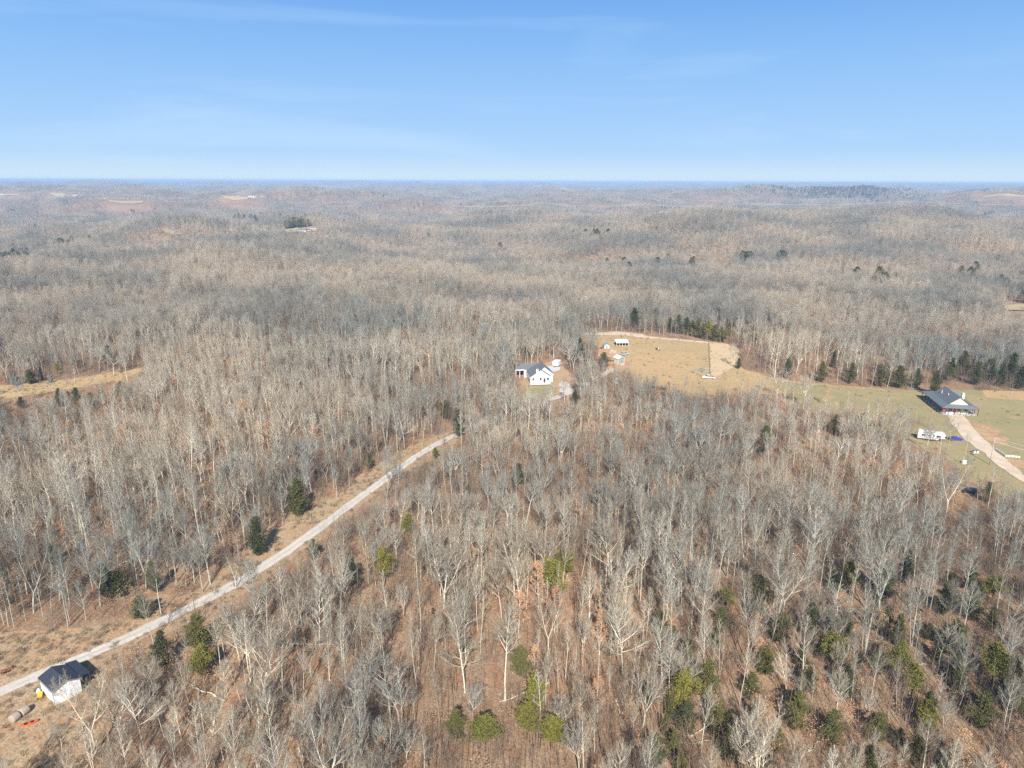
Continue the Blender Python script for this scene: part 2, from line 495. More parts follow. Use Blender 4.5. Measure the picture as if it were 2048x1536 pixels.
M['sand'] = ground_mat('sandy_grass', [(0.56, 0.42, 0.27), (0.52, 0.39, 0.24), (0.58, 0.42, 0.26), (0.46, 0.35, 0.2)], (0.03, 0.1, 1.5), grit=0.2)
M['yard'] = ground_mat('worn_yard', [(0.40, 0.29, 0.185), (0.46, 0.31, 0.185), (0.47, 0.28, 0.145), (0.33, 0.25, 0.165)], (0.08, 0.3, 2.0), grit=0.4)
M['pond'] = mat('pond_water', (0.006, 0.008, 0.014), 0.08, (0.01, 0.012, 0.02), 0.5, spec=0.5)

# ------------------------------------------------------------------ the lie of the land, in pixels of the photograph
DRIVE = [(-90, 1424), (0, 1386), (60, 1358), (120, 1335), (200, 1303), (300, 1256), (400, 1206), (470, 1171), (520, 1140), (590, 1092), (650, 1049),
         (720, 996), (780, 951), (840, 908), (880, 885), (915, 869), (960, 848), (1005, 831), (1060, 815), (1110, 797), (1150, 782), (1180, 766), (1205, 750), (1228, 737)]
VERGE = [(-140, 1275), (40, 1262), (150, 1258), (260, 1243), (350, 1205), (420, 1160), (480, 1120), (540, 1062), (600, 1028), (680, 985),
         (760, 925), (850, 880), (920, 858), (1010, 822), (1020, 838), (930, 872), (880, 905), (800, 962), (720, 1018), (620, 1092), (540, 1150), (440, 1215),
         (370, 1248), (270, 1290), (230, 1345), (210, 1400), (190, 1460), (150, 1580), (-160, 1600)]
FIELD = [(1165, 667), (1230, 664), (1290, 671), (1418, 684), (1455, 687), (1475, 697), (1478, 715), (1482, 737), (1540, 756), (1620, 766), (1700, 773),
         (1780, 779), (1860, 782), (1860, 800), (1800, 835), (1700, 815), (1600, 795), (1500, 785), (1420, 798), (1340, 788), (1280, 770), (1250, 745), (1255, 728), (1215, 700), (1170, 690)]
LAWN = [(1540, 761), (1700, 775), (1820, 781), (1940, 781), (2060, 786), (2240, 796), (2240, 1060), (2048, 1010), (2000, 1000), (1940, 965), (1900, 925), (1840, 895), (1760, 868),
        (1660, 830), (1580, 800)]
LAWN_STRAW = [(1960, 780), (2240, 790), (2240, 815), (2100, 806), (1975, 796)]
RDRIVE = [(1893, 832), (1925, 831), (1950, 860), (1992, 903), (2012, 918), (2030, 936), (2048, 951), (2120, 1000), (2120, 1024), (2048, 967), (2000, 935), (1975, 914), (1936, 885), (1918, 868)]
APRON = [(2008, 914), (2034, 922), (2060, 918), (2110, 916), (2110, 932), (2070, 932), (2040, 934), (2024, 940), (2008, 924)]
REDBANK = [(2036, 936), (2120, 928), (2120, 996), (2080, 972), (2050, 950)]
CLAYPATCH = [(1945, 845), (1985, 850), (2010, 868), (2000, 890), (1975, 880), (1950, 862)]
YARD = [(1040, 772), (1044, 750), (1070, 735), (1104, 722), (1126, 724), (1136, 742), (1142, 762), (1136, 790), (1108, 798), (1060, 796), (1046, 786)]
YARD_GRASS = [(1046, 770), (1100, 772), (1112, 778), (1110, 800), (1066, 798), (1048, 788)]
CLEAR_L = [(-60, 775), (60, 769), (150, 757), (230, 745), (284, 735), (290, 741), (230, 764), (140, 777), (60, 790), (-60, 812)]
CABIN_CLAY = [(1200, 693), (1222, 690), (1236, 703), (1250, 712), (1258, 735), (1240, 745), (1215, 742), (1203, 725), (1196, 705)]
PADC = [(1091, 733), (1120, 731), (1121, 741), (1106, 745), (1095, 742)]
CIRCLE = [(1120, 765), (1130, 761), (1140, 765), (1143, 775), (1140, 786), (1130, 792), (1120, 787), (1116, 776)]
SHEDYARD = [(60, 1385), (170, 1380), (225, 1425), (215, 1490), (150, 1520), (40, 1500), (-20, 1460)]
SANDY = [(1420, 686), (1455, 688), (1474, 697), (1478, 715), (1466, 735), (1440, 750), (1421, 757)]
FARPATH = [(1158, 667), (1200, 666), (1232, 663), (1290, 669), (1290, 673), (1420, 684), (1420, 687), (1290, 676), (1240, 670), (1160, 671)]
POND = [(1268, 659), (1276, 657.5), (1287, 659), (1290, 662), (1284, 664), (1272, 662.5)]
FAR_FIELDS = [
    ('far_clay', [(444, 392), (470, 391), (500, 393), (502, 396), (480, 399), (452, 398)]),
    ('far_field', [(214, 400), (250, 401), (290, 403), (285, 408), (250, 407), (224, 406)]),
    ('far_field', [(90, 387), (130, 389), (180, 393), (176, 397), (120, 396), (100, 392)]),
    ('far_field', [(555, 461), (600, 457), (644, 456), (636, 463), (600, 467), (560, 466)]),
    ('far_field', [(300, 459), (330, 462), (362, 468), (355, 473), (325, 470), (304, 464)]),
    ('far_field', [(455, 457), (500, 454), (520, 457), (490, 462), (460, 461)]),
    ('far_field', [(1955, 392), (2000, 388), (2060, 391), (2060, 395), (2000, 393)]),
    ('far_field', [(1120, 379), (1180, 378), (1250, 377), (1255, 379), (1190, 381), (1125, 382)]),
    ('far_field', [(635, 374), (690, 373), (692, 375), (640, 376)]),
    ('far_field', [(1870, 384), (1900, 383), (1905, 386), (1878, 387)]),
    ('far_field', [(0, 389), (20, 387), (45, 389), (30, 391), (0, 391)]),
    ('far_field', [(2008, 612), (2048, 606), (2080, 622), (2048, 630), (2018, 622)]),
]


def in_poly(px, py, poly):
    px = np.asarray(px, float); py = np.asarray(py, float)
    ins = np.zeros(px.shape, bool)
    n = len(poly); j = n - 1
    for i in range(n):
        xi, yi = poly[i]; xj, yj = poly[j]
        if yi != yj:
            c = ((yi > py) != (yj > py)) & (px < (xj - xi) * (py - yi) / (yj - yi) + xi)
            ins ^= c
        j = i
    return ins


def to_ground(poly):
    return [tuple(hit(a, b)[:2]) for a, b in poly]


G = {k: to_ground(v) for k, v in dict(verge=VERGE, field=FIELD, lawn=LAWN, lawn_straw=LAWN_STRAW, rdrive=RDRIVE, apron=APRON, redbank=REDBANK, claypatch=CLAYPATCH,
                                      yard=YARD, yard_grass=YARD_GRASS, sandy=SANDY, shedyard=SHEDYARD, clear_l=CLEAR_L, cabin_clay=CABIN_CLAY, padc=PADC, circle=CIRCLE, farpath=FARPATH, pond=POND).items()}
G_FAR = [(m, to_ground(p)) for m, p in FAR_FIELDS]


def densify(pts, step):
    o = []
    for a, b in zip(pts[:-1], pts[1:]):
        n = max(1, int((Vector(b) - Vector(a)).length / step))
        for i in range(n):
            o.append(Vector(a).lerp(Vector(b), i / n))
    o.append(Vector(pts[-1]))
    return o


drive_pts = [hit(a, b) for a, b in DRIVE]
# smooth the centre line
dp = densify([(p.x, p.y) for p in drive_pts], 2.0)
for _ in range(12):
    dp = [dp[0]] + [(dp[i - 1] + dp[i] * 2 + dp[i + 1]) / 4 for i in range(1, len(dp) - 1)] + [dp[-1]]
DP = np.array([(p[0], p[1]) for p in dp])

# ------------------------------------------------------------------ ground sheet
ang_f = np.arange(-44, 44.01, 0.28)
ang = np.concatenate([np.arange(-180, -44.5, 4.0), ang_f, np.arange(48, 179, 4.0)])
ang = np.radians(ang)
rad = np.concatenate([[2, 15, 35, 55, 70], np.arange(80, 560, 1.35), np.geomspace(562, 3000, 150), np.geomspace(3060, 32000, 110)])
NA, NR = len(ang), len(rad)
AA, RR = np.meshgrid(ang, rad)
GX = RR * np.sin(AA); GY = RR * np.cos(AA)
GZ = terrain(GX, GY)
gverts = np.stack([GX, GY, GZ], -1).reshape(-1, 3)
ii, jj = np.meshgrid(np.arange(NR - 1), np.arange(NA), indexing='ij')
i0 = ii * NA + jj; i1 = ii * NA + (jj + 1) % NA; i2 = (ii + 1) * NA + (jj + 1) % NA; i3 = (ii + 1) * NA + jj
gfaces = np.stack([i0, i3, i2, i1], -1).reshape(-1, 4)
gc = gverts[gfaces].mean(axis=1)
# inner cap
gverts_all = np.concatenate([gverts, [[0, 0, float(terrain(0, 0))]]])
ground_me = mesh_from('ground', gverts_all, gfaces, [M['leaf_litter']], smooth=True)
ground = tag(link_mesh('ground', ground_me), 'leaf littered forest floor and rolling terrain under the bare woods', None, None, 'structure')


from mathutils.geometry import delaunay_2d_cdt


def drape(name, poly, material, lift, label, wob=1.2, wl=5.0, kind='structure', cell=3.0, edge=0.8):
    """a sheet laid on the terrain: ragged natural outline, constrained triangulation inside"""
    d = densify([tuple(p) for p in poly] + [tuple(poly[0])], edge)[:-1]
    for _ in range(4):
        d = [(d[i - 1] + d[i] * 2 + d[(i + 1) % len(d)]) / 4 for i in range(len(d))]
    q = np.array([(p[0], p[1]) for p in d])
    for sc_, am in ((1.0, 1.0), (3.0, 0.45), (8.0, 0.2)):
        q = q + am * wob * np.stack([vnoise(q[:, 0] / wl * sc_, q[:, 1] / wl * sc_, 31), vnoise(q[:, 0] / wl * sc_ + 40, q[:, 1] / wl * sc_, 32)], 1)
    lo = q.min(0); hi = q.max(0)
    gx, gy = np.meshgrid(np.arange(lo[0], hi[0], cell), np.arange(lo[1], hi[1], cell))
    gx = gx.ravel(); gy = gy.ravel()
    k = in_poly(gx, gy, [tuple(v) for v in q])
    pts = [Vector((float(a), float(b_))) for a, b_ in q] + [Vector((float(a), float(b_))) for a, b_ in zip(gx[k], gy[k])]
    n = len(q)
    r = delaunay_2d_cdt(pts, [], [list(range(n))], 1, 1e-4)
    V = np.array([(v.x, v.y) for v in r[0]]); F = [f for f in r[2]]
    Z = terrain(V[:, 0], V[:, 1]) + lift
    me = mesh_from(name, np.column_stack([V, Z]), F, [material], smooth=True)
    bm = bmesh.new(); bm.from_mesh(me); bmesh.ops.recalc_face_normals(bm, faces=bm.faces)
    if sum(f.normal.z for f in bm.faces) < 0: bmesh.ops.reverse_faces(bm, faces=bm.faces)
    bm.to_mesh(me); bm.free()
    return tag(link_mesh(name, me), label, None, None, kind)


drape('verge', G['verge'], M['verge'], 0.05, 'straw and clay verge along the gravel driveway')
drape('pasture', G['field'], M['straw'], 0.05, 'golden dormant pasture in the clearing')
drape('lawn', G['lawn'], M['lawn'], 0.09, 'green and tan winter lawn around the dark roofed house')
drape('lawn_edge', G['lawn_straw'], M['straw'], 0.13, 'straw coloured strip along the tree line behind the lawn')
drape('red_bank', G['redbank'], M['clay'], 0.13, 'bare reddish bank beside the tan drive')
drape('clay_patch', G['claypatch'], M['clay'], 0.13, 'worn clay patch in the lawn beside the tan drive', wob=3)
drape('yard', G['yard'], M['yard'], 0.09, 'tan and orange clay yard around the white farmhouse')
drape('yard_grass', G['yard_grass'], M['lawn'], 0.13, 'thin greenish lawn in front of the white farmhouse')
drape('sandy_corner', G['sandy'], M['sand'], 0.09, 'pale sandy strip of pasture beyond the fence', wob=0.5)
drape('clearing', G['clear_l'], M['straw'], 0.05, 'long golden strip of cleared ground in the woods')
drape('cabin_yard', G['cabin_clay'], M['clay'], 0.09, 'bare clay yard around the small sage cabin')
drape('pale_track', G['farpath'], M['tan_gravel'], 0.10, 'pale track along the far edge of the pasture', wob=0.6)
drape('pond', G['pond'], M['pond'], 0.10, 'small dark pond at the far edge of the pasture', wob=0.6)
for mname, p in G_FAR:
    drape('far_field', p, M[mname], 1.0, 'distant open field between wooded hills', wob=10, wl=60, cell=25, edge=8)


def ribbon(name, line, width, material, lift, label, edge=0.25):
    """a strip with ragged edges that follows a ground line"""
    pts = [Vector(p) for p in line]
    n = len(pts); K = 7
    vs = []; fs = []
    for i, p in enumerate(pts):
        t = (pts[min(i + 1, n - 1)] - pts[max(i - 1, 0)]).normalized()
        nn = Vector((-t.y, t.x))
        ww = width(i / (n - 1)) if callable(width) else width
        for k in range(K):
            s = (k / (K - 1) - 0.5)
            e = edge * float(vnoise(i * 0.7, k * 3.1, 5)) if k in (0, K - 1) else 0
            q = p + nn * (s * ww + e)
            vs.append((q.x, q.y, float(terrain(q.x, q.y)) + lift))
    for i in range(n - 1):
        for k in range(K - 1):
            a = i * K + k
            fs.append((a, a + 1, a + K + 1, a + K))
    me = mesh_from(name, vs, np.array(fs), [material], smooth=True)
    at_ = me.attributes.new('across', 'FLOAT', 'POINT')
    at_.data.foreach_set('value', np.tile(np.abs(np.linspace(-1, 1, K)), n).astype(np.float32))
    return tag(link_mesh(name, me), label, None, None, 'structure')


# darker weedy crown and dirty edges between two packed wheel tracks
gm_ = M['gravel'].copy(); M['track_gravel'] = gm_
n_ = gm_.node_tree.nodes; l_ = gm_.node_tree.links; pb_ = n_['Principled BSDF']
src_ = pb_.inputs['Base Color'].links[0].from_socket
ac_ = n_.new('ShaderNodeAttribute'); ac_.attribute_name = 'across'
rm_ = n_.new('ShaderNodeValToRGB'); e_ = rm_.color_ramp.elements
for pos_, v_ in ((0.0, .62), (0.22, .25), (0.42, 0.0), (0.72, 0.05), (1.0, .85)):
    q_ = e_[0] if pos_ == 0 else (e_[-1] if pos_ == 1.0 else e_.new(pos_)); q_.position = pos_; q_.color = (v_, v_, v_, 1)
l_.new(ac_.outputs['Fac'], rm_.inputs['Fac'])
gg_ = n_.new('ShaderNodeNewGeometry'); nn_ = n_.new('ShaderNodeTexNoise'); nn_.inputs['Scale'].default_value = 0.35; nn_.inputs['Detail'].default_value = 6
l_.new(gg_.outputs['Position'], nn_.inputs['Vector'])
mr_ = n_.new('ShaderNodeMapRange'); mr_.inputs['From Min'].default_value = .35; mr_.inputs['From Max'].default_value = .65
l_.new(nn_.outputs['Fac'], mr_.inputs['Value'])
mm_ = n_.new('ShaderNodeMath'); mm_.operation = 'MULTIPLY'; l_.new(rm_.outputs['Color'], mm_.inputs[0]); l_.new(mr_.outputs['Result'], mm_.inputs[1])
mx_ = n_.new('ShaderNodeMix'); mx_.data_type = 'RGBA'; mx_.inputs['B'].default_value = (0.34, 0.27, 0.17, 1)
l_.new(mm_.outputs[0], mx_.inputs['Factor']); l_.new(src_, mx_.inputs['A']); l_.new(mx_.outputs['Result'], pb_.inputs['Base Color'])

ribbon('driveway', dp, 3.1, M['track_gravel'], 0.14, 'pale gravel driveway climbing through the bare woods', edge=0.3)


drape('gravel_drive', G['rdrive'], M['tan_gravel'], 0.2, 'wide tan gravel drive leading to the dark roofed house', wob=0.5)
drape('clay_apron', G['apron'], M['clay'], 0.17, 'orange clay turnout beside the tan drive')
drape('parking_pad', G['padc'], M['concrete'], 0.2, 'pale concrete pad behind the white farmhouse', wob=0.15)
drape('turning_circle', G['circle'], M['gravel'], 0.2, 'round pale gravel turning spot beside the white farmhouse')
print('ground', round(time.time() - T_START, 1))

# ------------------------------------------------------------------ trees: skeletons
def grow_tree(seed, H=19.0, bole=0.42, spread=1.0, n_limb=16, nb=8, ntw=7, ntl=4, fork=0, lean=0.0, up=0.6, r0=0.21, wander=0.05, angle=(30, 54), leader=True):
    """recursive branching; returns segments [p0, p1, r0, r1, level]"""
    rnd = random.Random(seed)
    S = []

    def rv():
        return Vector((rnd.uniform(-1, 1), rnd.uniform(-1, 1), rnd.uniform(-1, 1)))

    def branch(p, d, length, r, lev):
        nseg = {1: 5, 2: 3, 3: 2, 4: 1}[lev]
        pts = [p.copy()]; dirs = []
        dd = d.copy()
        for i in range(nseg):
            dd = (dd + rv() * (0.10 if lev < 3 else 0.15) + Vector((0, 0, up * (0.20 if lev < 3 else 0.10)))).normalized()
            q = pts[-1] + dd * (length / nseg)
            ra = r * (1 - i / nseg) + r * 0.22 * (i / nseg)
            rb = r * (1 - (i + 1) / nseg) + r * 0.22 * ((i + 1) / nseg)
            S.append((pts[-1], q, ra, rb, lev))
            pts.append(q); dirs.append(dd)
        if lev >= 4: return
        n = {1: nb, 2: ntw, 3: ntl}[lev]
        if n == 0: return
        if lev == 1: n = max(3, int(n * min(1.3, length / 4.0)))
        for k in range(n):
            t = (0.18 if lev == 1 else 0.12) + (0.86) * (k + rnd.random() * 0.6) / n
            t = min(t, 0.98)
            s = min(int(t * nseg), nseg - 1); u = t * nseg - s
            pp = pts[s].lerp(pts[s + 1], u)
            ax = dirs[s]
            side = ax.cross(rv()).normalized()
            a = R(rnd.uniform(24, 46))
            nd = (ax * math.cos(a) + side * math.sin(a) + Vector((0, 0, up * 0.25))).normalized()
            ln = length * rnd.uniform(0.36, 0.60) * (1.15 - 0.55 * t)
            branch(pp, nd, ln, max(r * 0.46 * (1.1 - 0.5 * t), {1: 0.02, 2: 0.010, 3: 0.007}[lev]), lev + 1)

    def trunk(p, d, length, r, h0, limbs, bole_f):
        nseg = 9; pts = [p.copy()]; dirs = []; dd = d.copy()
        for i in range(nseg):
            dd = (dd + Vector((rnd.uniform(-1, 1), rnd.uniform(-1, 1), 0)) * wander + Vector((0, 0, 0.05))).normalized()
            q = pts[-1] + dd * (length / nseg)
            f0 = i / nseg; f1 = (i + 1) / nseg
            S.append((pts[-1], q, r * (1 - 0.93 * f0 ** 1.1), r * (1 - 0.93 * f1 ** 1.1), 0))
            pts.append(q); dirs.append(dd)
        az = rnd.uniform(0, 6.28)
        for k in range(limbs):
            t = bole_f + (0.985 - bole_f) * (k + rnd.random() * 0.7) / limbs
            t = min(t, 0.985)
            s = min(int(t * nseg), nseg - 1); u = t * nseg - s
            pp = pts[s].lerp(pts[s + 1], u)
            az += 2.4 + rnd.uniform(-0.5, 0.5)
            a = R(rnd.uniform(*angle) * (1.15 - 0.55 * (t - bole_f) / (1 - bole_f)))
            h = Vector((math.cos(az), math.sin(az), 0))
            nd = (dirs[s] * math.cos(a) + h * math.sin(a)).normalized()
            rel = (t - bole_f) / (1 - bole_f)
            prof = (0.55 + 0.75 * math.sin(math.pi * min(1, rel * 0.85 + 0.22))) * (1 - 0.45 * rel)
            ln = H * 0.27 * spread * prof * rnd.uniform(0.75, 1.15)
            if ln > 0.3:
                branch(pp, nd, ln, max(0.03, r * (1 - 0.9 * t) * 0.62), 1)

    d0 = Vector((lean, lean * 0.3, 1)).normalized()
    if fork:
        # short bole that divides into several rising leaders
        bp = Vector((0, 0, -0.4)); hb = H * bole * 0.75
        top = bp + d0 * hb
        mid = bp.lerp(top, 0.5) + Vector((rnd.uniform(-.15, .15), rnd.uniform(-.15, .15), 0))
        S.append((bp, mid, r0 * 1.15, r0, 0)); S.append((mid, top, r0, r0 * 0.9, 0))
        a0 = rnd.uniform(0, 6.28)
        for k in range(fork):
            az = a0 + k * 6.28 / fork + rnd.uniform(-.3, .3); a = R(rnd.uniform(14, 32) * spread)
            dd = Vector((math.cos(az) * math.sin(a), math.sin(az) * math.sin(a), math.cos(a)))
            trunk(top, dd, (H - hb) * rnd.uniform(0.85, 1.0), r0 * 0.62, hb, int(n_limb * 0.55), 0.18)
    else:
        trunk(Vector((0, 0, -0.4)), d0, H + 0.4, r0, 0, n_limb, bole)
    return S


def tubes(segs, sides, rmul=1.0, rmin=0.0):
    """vectorised tapered prisms"""
    if not segs: return np.zeros((0, 3)), np.zeros((0, 4), int)
    a = np.array([tuple(s[0]) for s in segs]); b = np.array([tuple(s[1]) for s in segs])
    ra = np.maximum(np.array([s[2] for s in segs]) * rmul, rmin); rb = np.maximum(np.array([s[3] for s in segs]) * rmul, rmin * 0.6)
    d = b - a; ln = np.linalg.norm(d, axis=1, keepdims=True); d = d / np.maximum(ln, 1e-6)
    ref = np.where(np.abs(d[:, 2:3]) < 0.9, np.array([[0, 0, 1.0]]), np.array([[1.0, 0, 0]]))
    u = np.cross(d, ref); u /= np.linalg.norm(u, axis=1, keepdims=True); v = np.cross(d, u)
    N = len(segs); V = np.zeros((N, 2 * sides, 3))
    for k in range(sides):
        t = 2 * math.pi * k / sides
        o = u * math.cos(t) + v * math.sin(t)
        V[:, k] = a + o * ra[:, None]; V[:, sides + k] = b + o * rb[:, None]
    base = (np.arange(N) * 2 * sides)[:, None]
    F = []
    for k in range(sides):
        k2 = (k + 1) % sides
        F.append(np.concatenate([base + k, base + k2, base + sides + k2, base + sides + k], 1))
    return V.reshape(-1, 3), np.concatenate(F)


def join(parts):
    V = []; F = []; o = 0
    for v, f in parts:
        V.append(v); F.append(f + o); o += len(v)
    return np.concatenate(V), np.concatenate(F)


def leaf_quads(pts, size, rnd, droop=0.0):
    """small four-cornered leaves scattered round points"""
    n = len(pts); p = np.asarray(pts)
    u = rnd.normal(size=(n, 3)); u[:, 2] *= 0.6; u /= np.linalg.norm(u, axis=1, keepdims=True)
    w_ = rnd.normal(size=(n, 3)); w_ -= (w_ * u).sum(1, keepdims=True) * u; w_ /= np.linalg.norm(w_, axis=1, keepdims=True)
    s = size * rnd.uniform(0.6, 1.3, (n, 1))
    V = np.stack([p, p + (u * 0.5 + w_ * 0.35) * s, p + u * s, p + (u * 0.5 - w_ * 0.35) * s], 1).reshape(-1, 3)
    F = (np.arange(n)[:, None] * 4 + np.arange(4)[None, :])
    return V, F


M['mid_bark'] = bark_mat('grey_stems', [(0.43, 0.392, 0.32), (0.54, 0.515, 0.455), (0.34, 0.30, 0.24), (0.52, 0.493, 0.43)])


def tree_meshes(name, S, lod=0):
    tr = [s for s in S if s[4] == 0]; l1 = [s for s in S if s[4] == 1]; l2 = [s for s in S if s[4] == 2]
    l3 = [s for s in S if s[4] == 3]; l4 = [s for s in S if s[4] == 4]
    tv, tf = tubes(tr, 7 if lod == 0 else 5, 0.85)
    trunk = mesh_from('trunk', tv, tf, [M['bark']], smooth=True)
    pale = join([tubes(l1, 5 if lod == 0 else 3), tubes(l2, 3, 1.0, 0.018 if lod == 0 else 0.025)])
    fine = [tubes(l3, 3, 1.0, 0.010 if lod == 0 else 0.014)]
    if l4: fine.append(tubes(l4, 3, 1.0, 0.0075))
    fine = join(fine) if l3 else None
    if fine is not None:
        cv, cf = join([pale, fine])
        mi = np.concatenate([np.zeros(len(pale[1])), np.ones(len(fine[1]))]).astype(int)
    else:
        cv, cf = pale; mi = np.zeros(len(cf), int)
    crown = mesh_from('crown', cv, cf, [M['bark'], M['twig']], mi)
    # the same tree as one mesh, for the mass of the forest
    av, af = join([(tv, tf), (cv, cf)])
    whole = mesh_from(name, av, af, [M['bark'] if lod == 0 else M['mid_bark'], M['twig']], np.concatenate([np.zeros(len(tf)), mi]).astype(int))
    return trunk, crown, whole


FORMS = {
    'tall straight': [dict(seed=11, H=20, bole=.45, spread=.78, n_limb=19, r0=.20), dict(seed=12, H=22, bole=.5, spread=.72, n_limb=18, r0=.22),
                      dict(seed=13, H=18, bole=.4, spread=.85, n_limb=18, r0=.18, lean=.05)],
    'slender': [dict(seed=21, H=17, bole=.5, spread=.52, n_limb=15, r0=.13, angle=(24, 44)), dict(seed=22, H=19, bole=.55, spread=.5, n_limb=14, r0=.14, lean=-.05),
                dict(seed=23, H=15, bole=.42, spread=.55, n_limb=14, r0=.12)],
    'broad crowned': [dict(seed=31, H=18, bole=.32, spread=1.25, n_limb=17, r0=.26, nb=9, angle=(38, 68)), dict(seed=32, H=19, bole=.36, spread=1.15, n_limb=17, r0=.27, nb=9),
                      dict(seed=33, H=16, bole=.3, spread=1.2, n_limb=15, r0=.22, nb=9, wander=.09)],
    'forked': [dict(seed=41, H=19, bole=.42, spread=.9, n_limb=20, r0=.25, fork=3), dict(seed=42, H=20, bole=.36, spread=.95, n_limb=20, r0=.25, fork=2),
               dict(seed=43, H=17, bole=.3, spread=.85, n_limb=20, r0=.23, fork=4)],
    'crooked': [dict(seed=51, H=16, bole=.42, spread=.85, n_limb=14, r0=.19, lean=.2, wander=.13, ntl=4), dict(seed=52, H=17, bole=.46, spread=.75, n_limb=13, r0=.18, lean=-.16, wander=.12)],
}
PROTO = {}                      # form -> list of (trunk, crown, whole, H, crown radius)
for form, lst in FORMS.items():
    PROTO[form] = []
    for k, kw in enumerate(lst):
        S = grow_tree(**kw)
        t, c, wh = tree_meshes('bare_tree_mesh', S)
        PROTO[form].append((t, c, wh, kw['H'], S))
print('protos', round(time.time() - T_START, 1), sum(len(x[2].polygons) for l in PROTO.values() for x in l))


def conifer(seed, H, W, kind='cedar', n_br=150):
    """trunk plus foliage meshes: branches in loose whorls carrying clouds of small sprays"""
    rnd = random.Random(seed); rs = np.random.RandomState(seed)
    tr = []; p = Vector((0, 0, -0.3)); lean = Vector((rnd.uniform(-.03, .03), rnd.uniform(-.03, .03), 1))
    for i in range(6):
        q = p + (lean + Vector((rnd.uniform(-.03, .03), rnd.uniform(-.03, .03), 0))) * (H / 6)
        tr.append((p, q, 0.17 * H / 9 * (1 - i / 6.6), 0.17 * H / 9 * (1 - (i + 1) / 6.6), 0)); p = q
    pts = []; segs = []
    low = 0.10 if kind == 'cedar' else 0.34
    for k in range(n_br):
        t = low + (1 - low) * (k + rnd.random()) / n_br
        rel = (t - low) / (1 - low)
        if kind == 'cedar':
            rr = W * 0.5 * (min(1, rel * 3 + 0.5)) * (1 - rel ** 2.1 * 0.86)
        else:
            rr = W * 0.5 * (min(1, rel * 3 + 0.5)) * (1 - rel ** 2.4 * 0.85)
        az = k * 2.399 + rnd.uniform(-.4, .4)
        lobes = 1 + 0.28 * math.sin(az * 2 + seed) + 0.30 * math.sin(t * 14 + az * 2 + seed)
        ln = rr * max(.3, lobes) * rnd.uniform(0.5, 1.2)
        a = Vector(tr[min(5, int(t * 6))][0]).lerp(tr[min(5, int(t * 6))][1], t * 6 - min(5, int(t * 6)))
        rise = 0.35 if kind == 'cedar' else 0.22
        d = Vector((math.cos(az), math.sin(az), rise + rnd.uniform(-.12, .2))).normalized()
        b = a + d * ln
        segs.append((a, b, 0.03, 0.01, 1))
        m = int(48 * (0.35 + ln / (W * .5)))
        u = rs.uniform(0.22 if kind == 'cedar' else 0.4, 1.03, m)
        base = np.array(a)[None] + np.array(d)[None] * ln * u[:, None]
        sig = (0.13 + 0.17 * ln * (1.1 - 0.45 * u)) * (0.5 if kind == 'cedar' else 0.62)
        off = rs.normal(size=(m, 3)) * sig[:, None]; off[:, 2] *= 0.75
        pts.append(base + off)
    P = np.concatenate(pts)
    lv, lf = leaf_quads(P, 0.25 if kind == 'cedar' else 0.29, rs)
    fm = mesh_from('crown', *join([tubes(segs, 3), (lv, lf)]), [M['darkbark'], M[kind]],
                   np.concatenate([np.zeros(len(segs) * 3), np.ones(len(lf))]).astype(int))
    tv, tf = tubes(tr, 6)
    tm = mesh_from('trunk', tv, tf, [M['darkbark']], smooth=True)
    return tm, fm, H, W


CONI = {'cedar': [conifer(61, 9, 4.2), conifer(62, 10, 3.6), conifer(63, 8, 4.4), conifer(64, 9.5, 4.0)],
        'pine': [conifer(71, 11, 5.4, 'pine', 120), conifer(72, 12, 5.0, 'pine', 120), conifer(73, 10, 5.6, 'pine', 110)]}
for lst in CONI.values():
    pass


def brush(seed, n, H, W, leafy=False):
    rnd = random.Random(seed); S = []
    for i in range(n):
        az = rnd.uniform(0, 6.28); r = W * math.sqrt(rnd.random())
        p = Vector((math.cos(az) * r, math.sin(az) * r, -0.1))
        h = H * rnd.uniform(.45, 1.1)
        d = Vector((rnd.uniform(-.16, .16), rnd.uniform(-.16, .16), 1)).normalized()
        m = p + d * h * .5; q = m + (d + Vector((rnd.uniform(-.2, .2), rnd.uniform(-.2, .2), 0))).normalized() * h * .5
        S.append((p, m, .03 * H / 5, .02 * H / 5, 2)); S.append((m, q, .02 * H / 5, .008, 2))
        for k in range(7):
            t = rnd.uniform(.3, 1); a = p.lerp(q, t); z = rnd.uniform(0, 6.28)
            dd = Vector((math.cos(z), math.sin(z), rnd.uniform(.6, 1.6))).normalized()
            S.append((a, a + dd * h * rnd.uniform(.12, .26), .012, .006, 3))
    parts = [tubes(S, 3, 1.0, 0.012)]
    mi = [np.zeros(len(parts[0][1]))]
    if leafy:
        rs = np.random.RandomState(seed)
        b = np.array([tuple(s[1]) for s in S if s[4] == 3])
        b = np.repeat(b, 5, 0) + rs.normal(size=(len(b) * 5, 3)) * .32
        q = leaf_quads(b, 0.20, rs); parts.append(q); mi.append(np.ones(len(q[1])))
    v, f = join(parts)
    return mesh_from('brush_mesh', v, f, [M['brush'], M['russet']], np.concatenate(mi).astype(int))


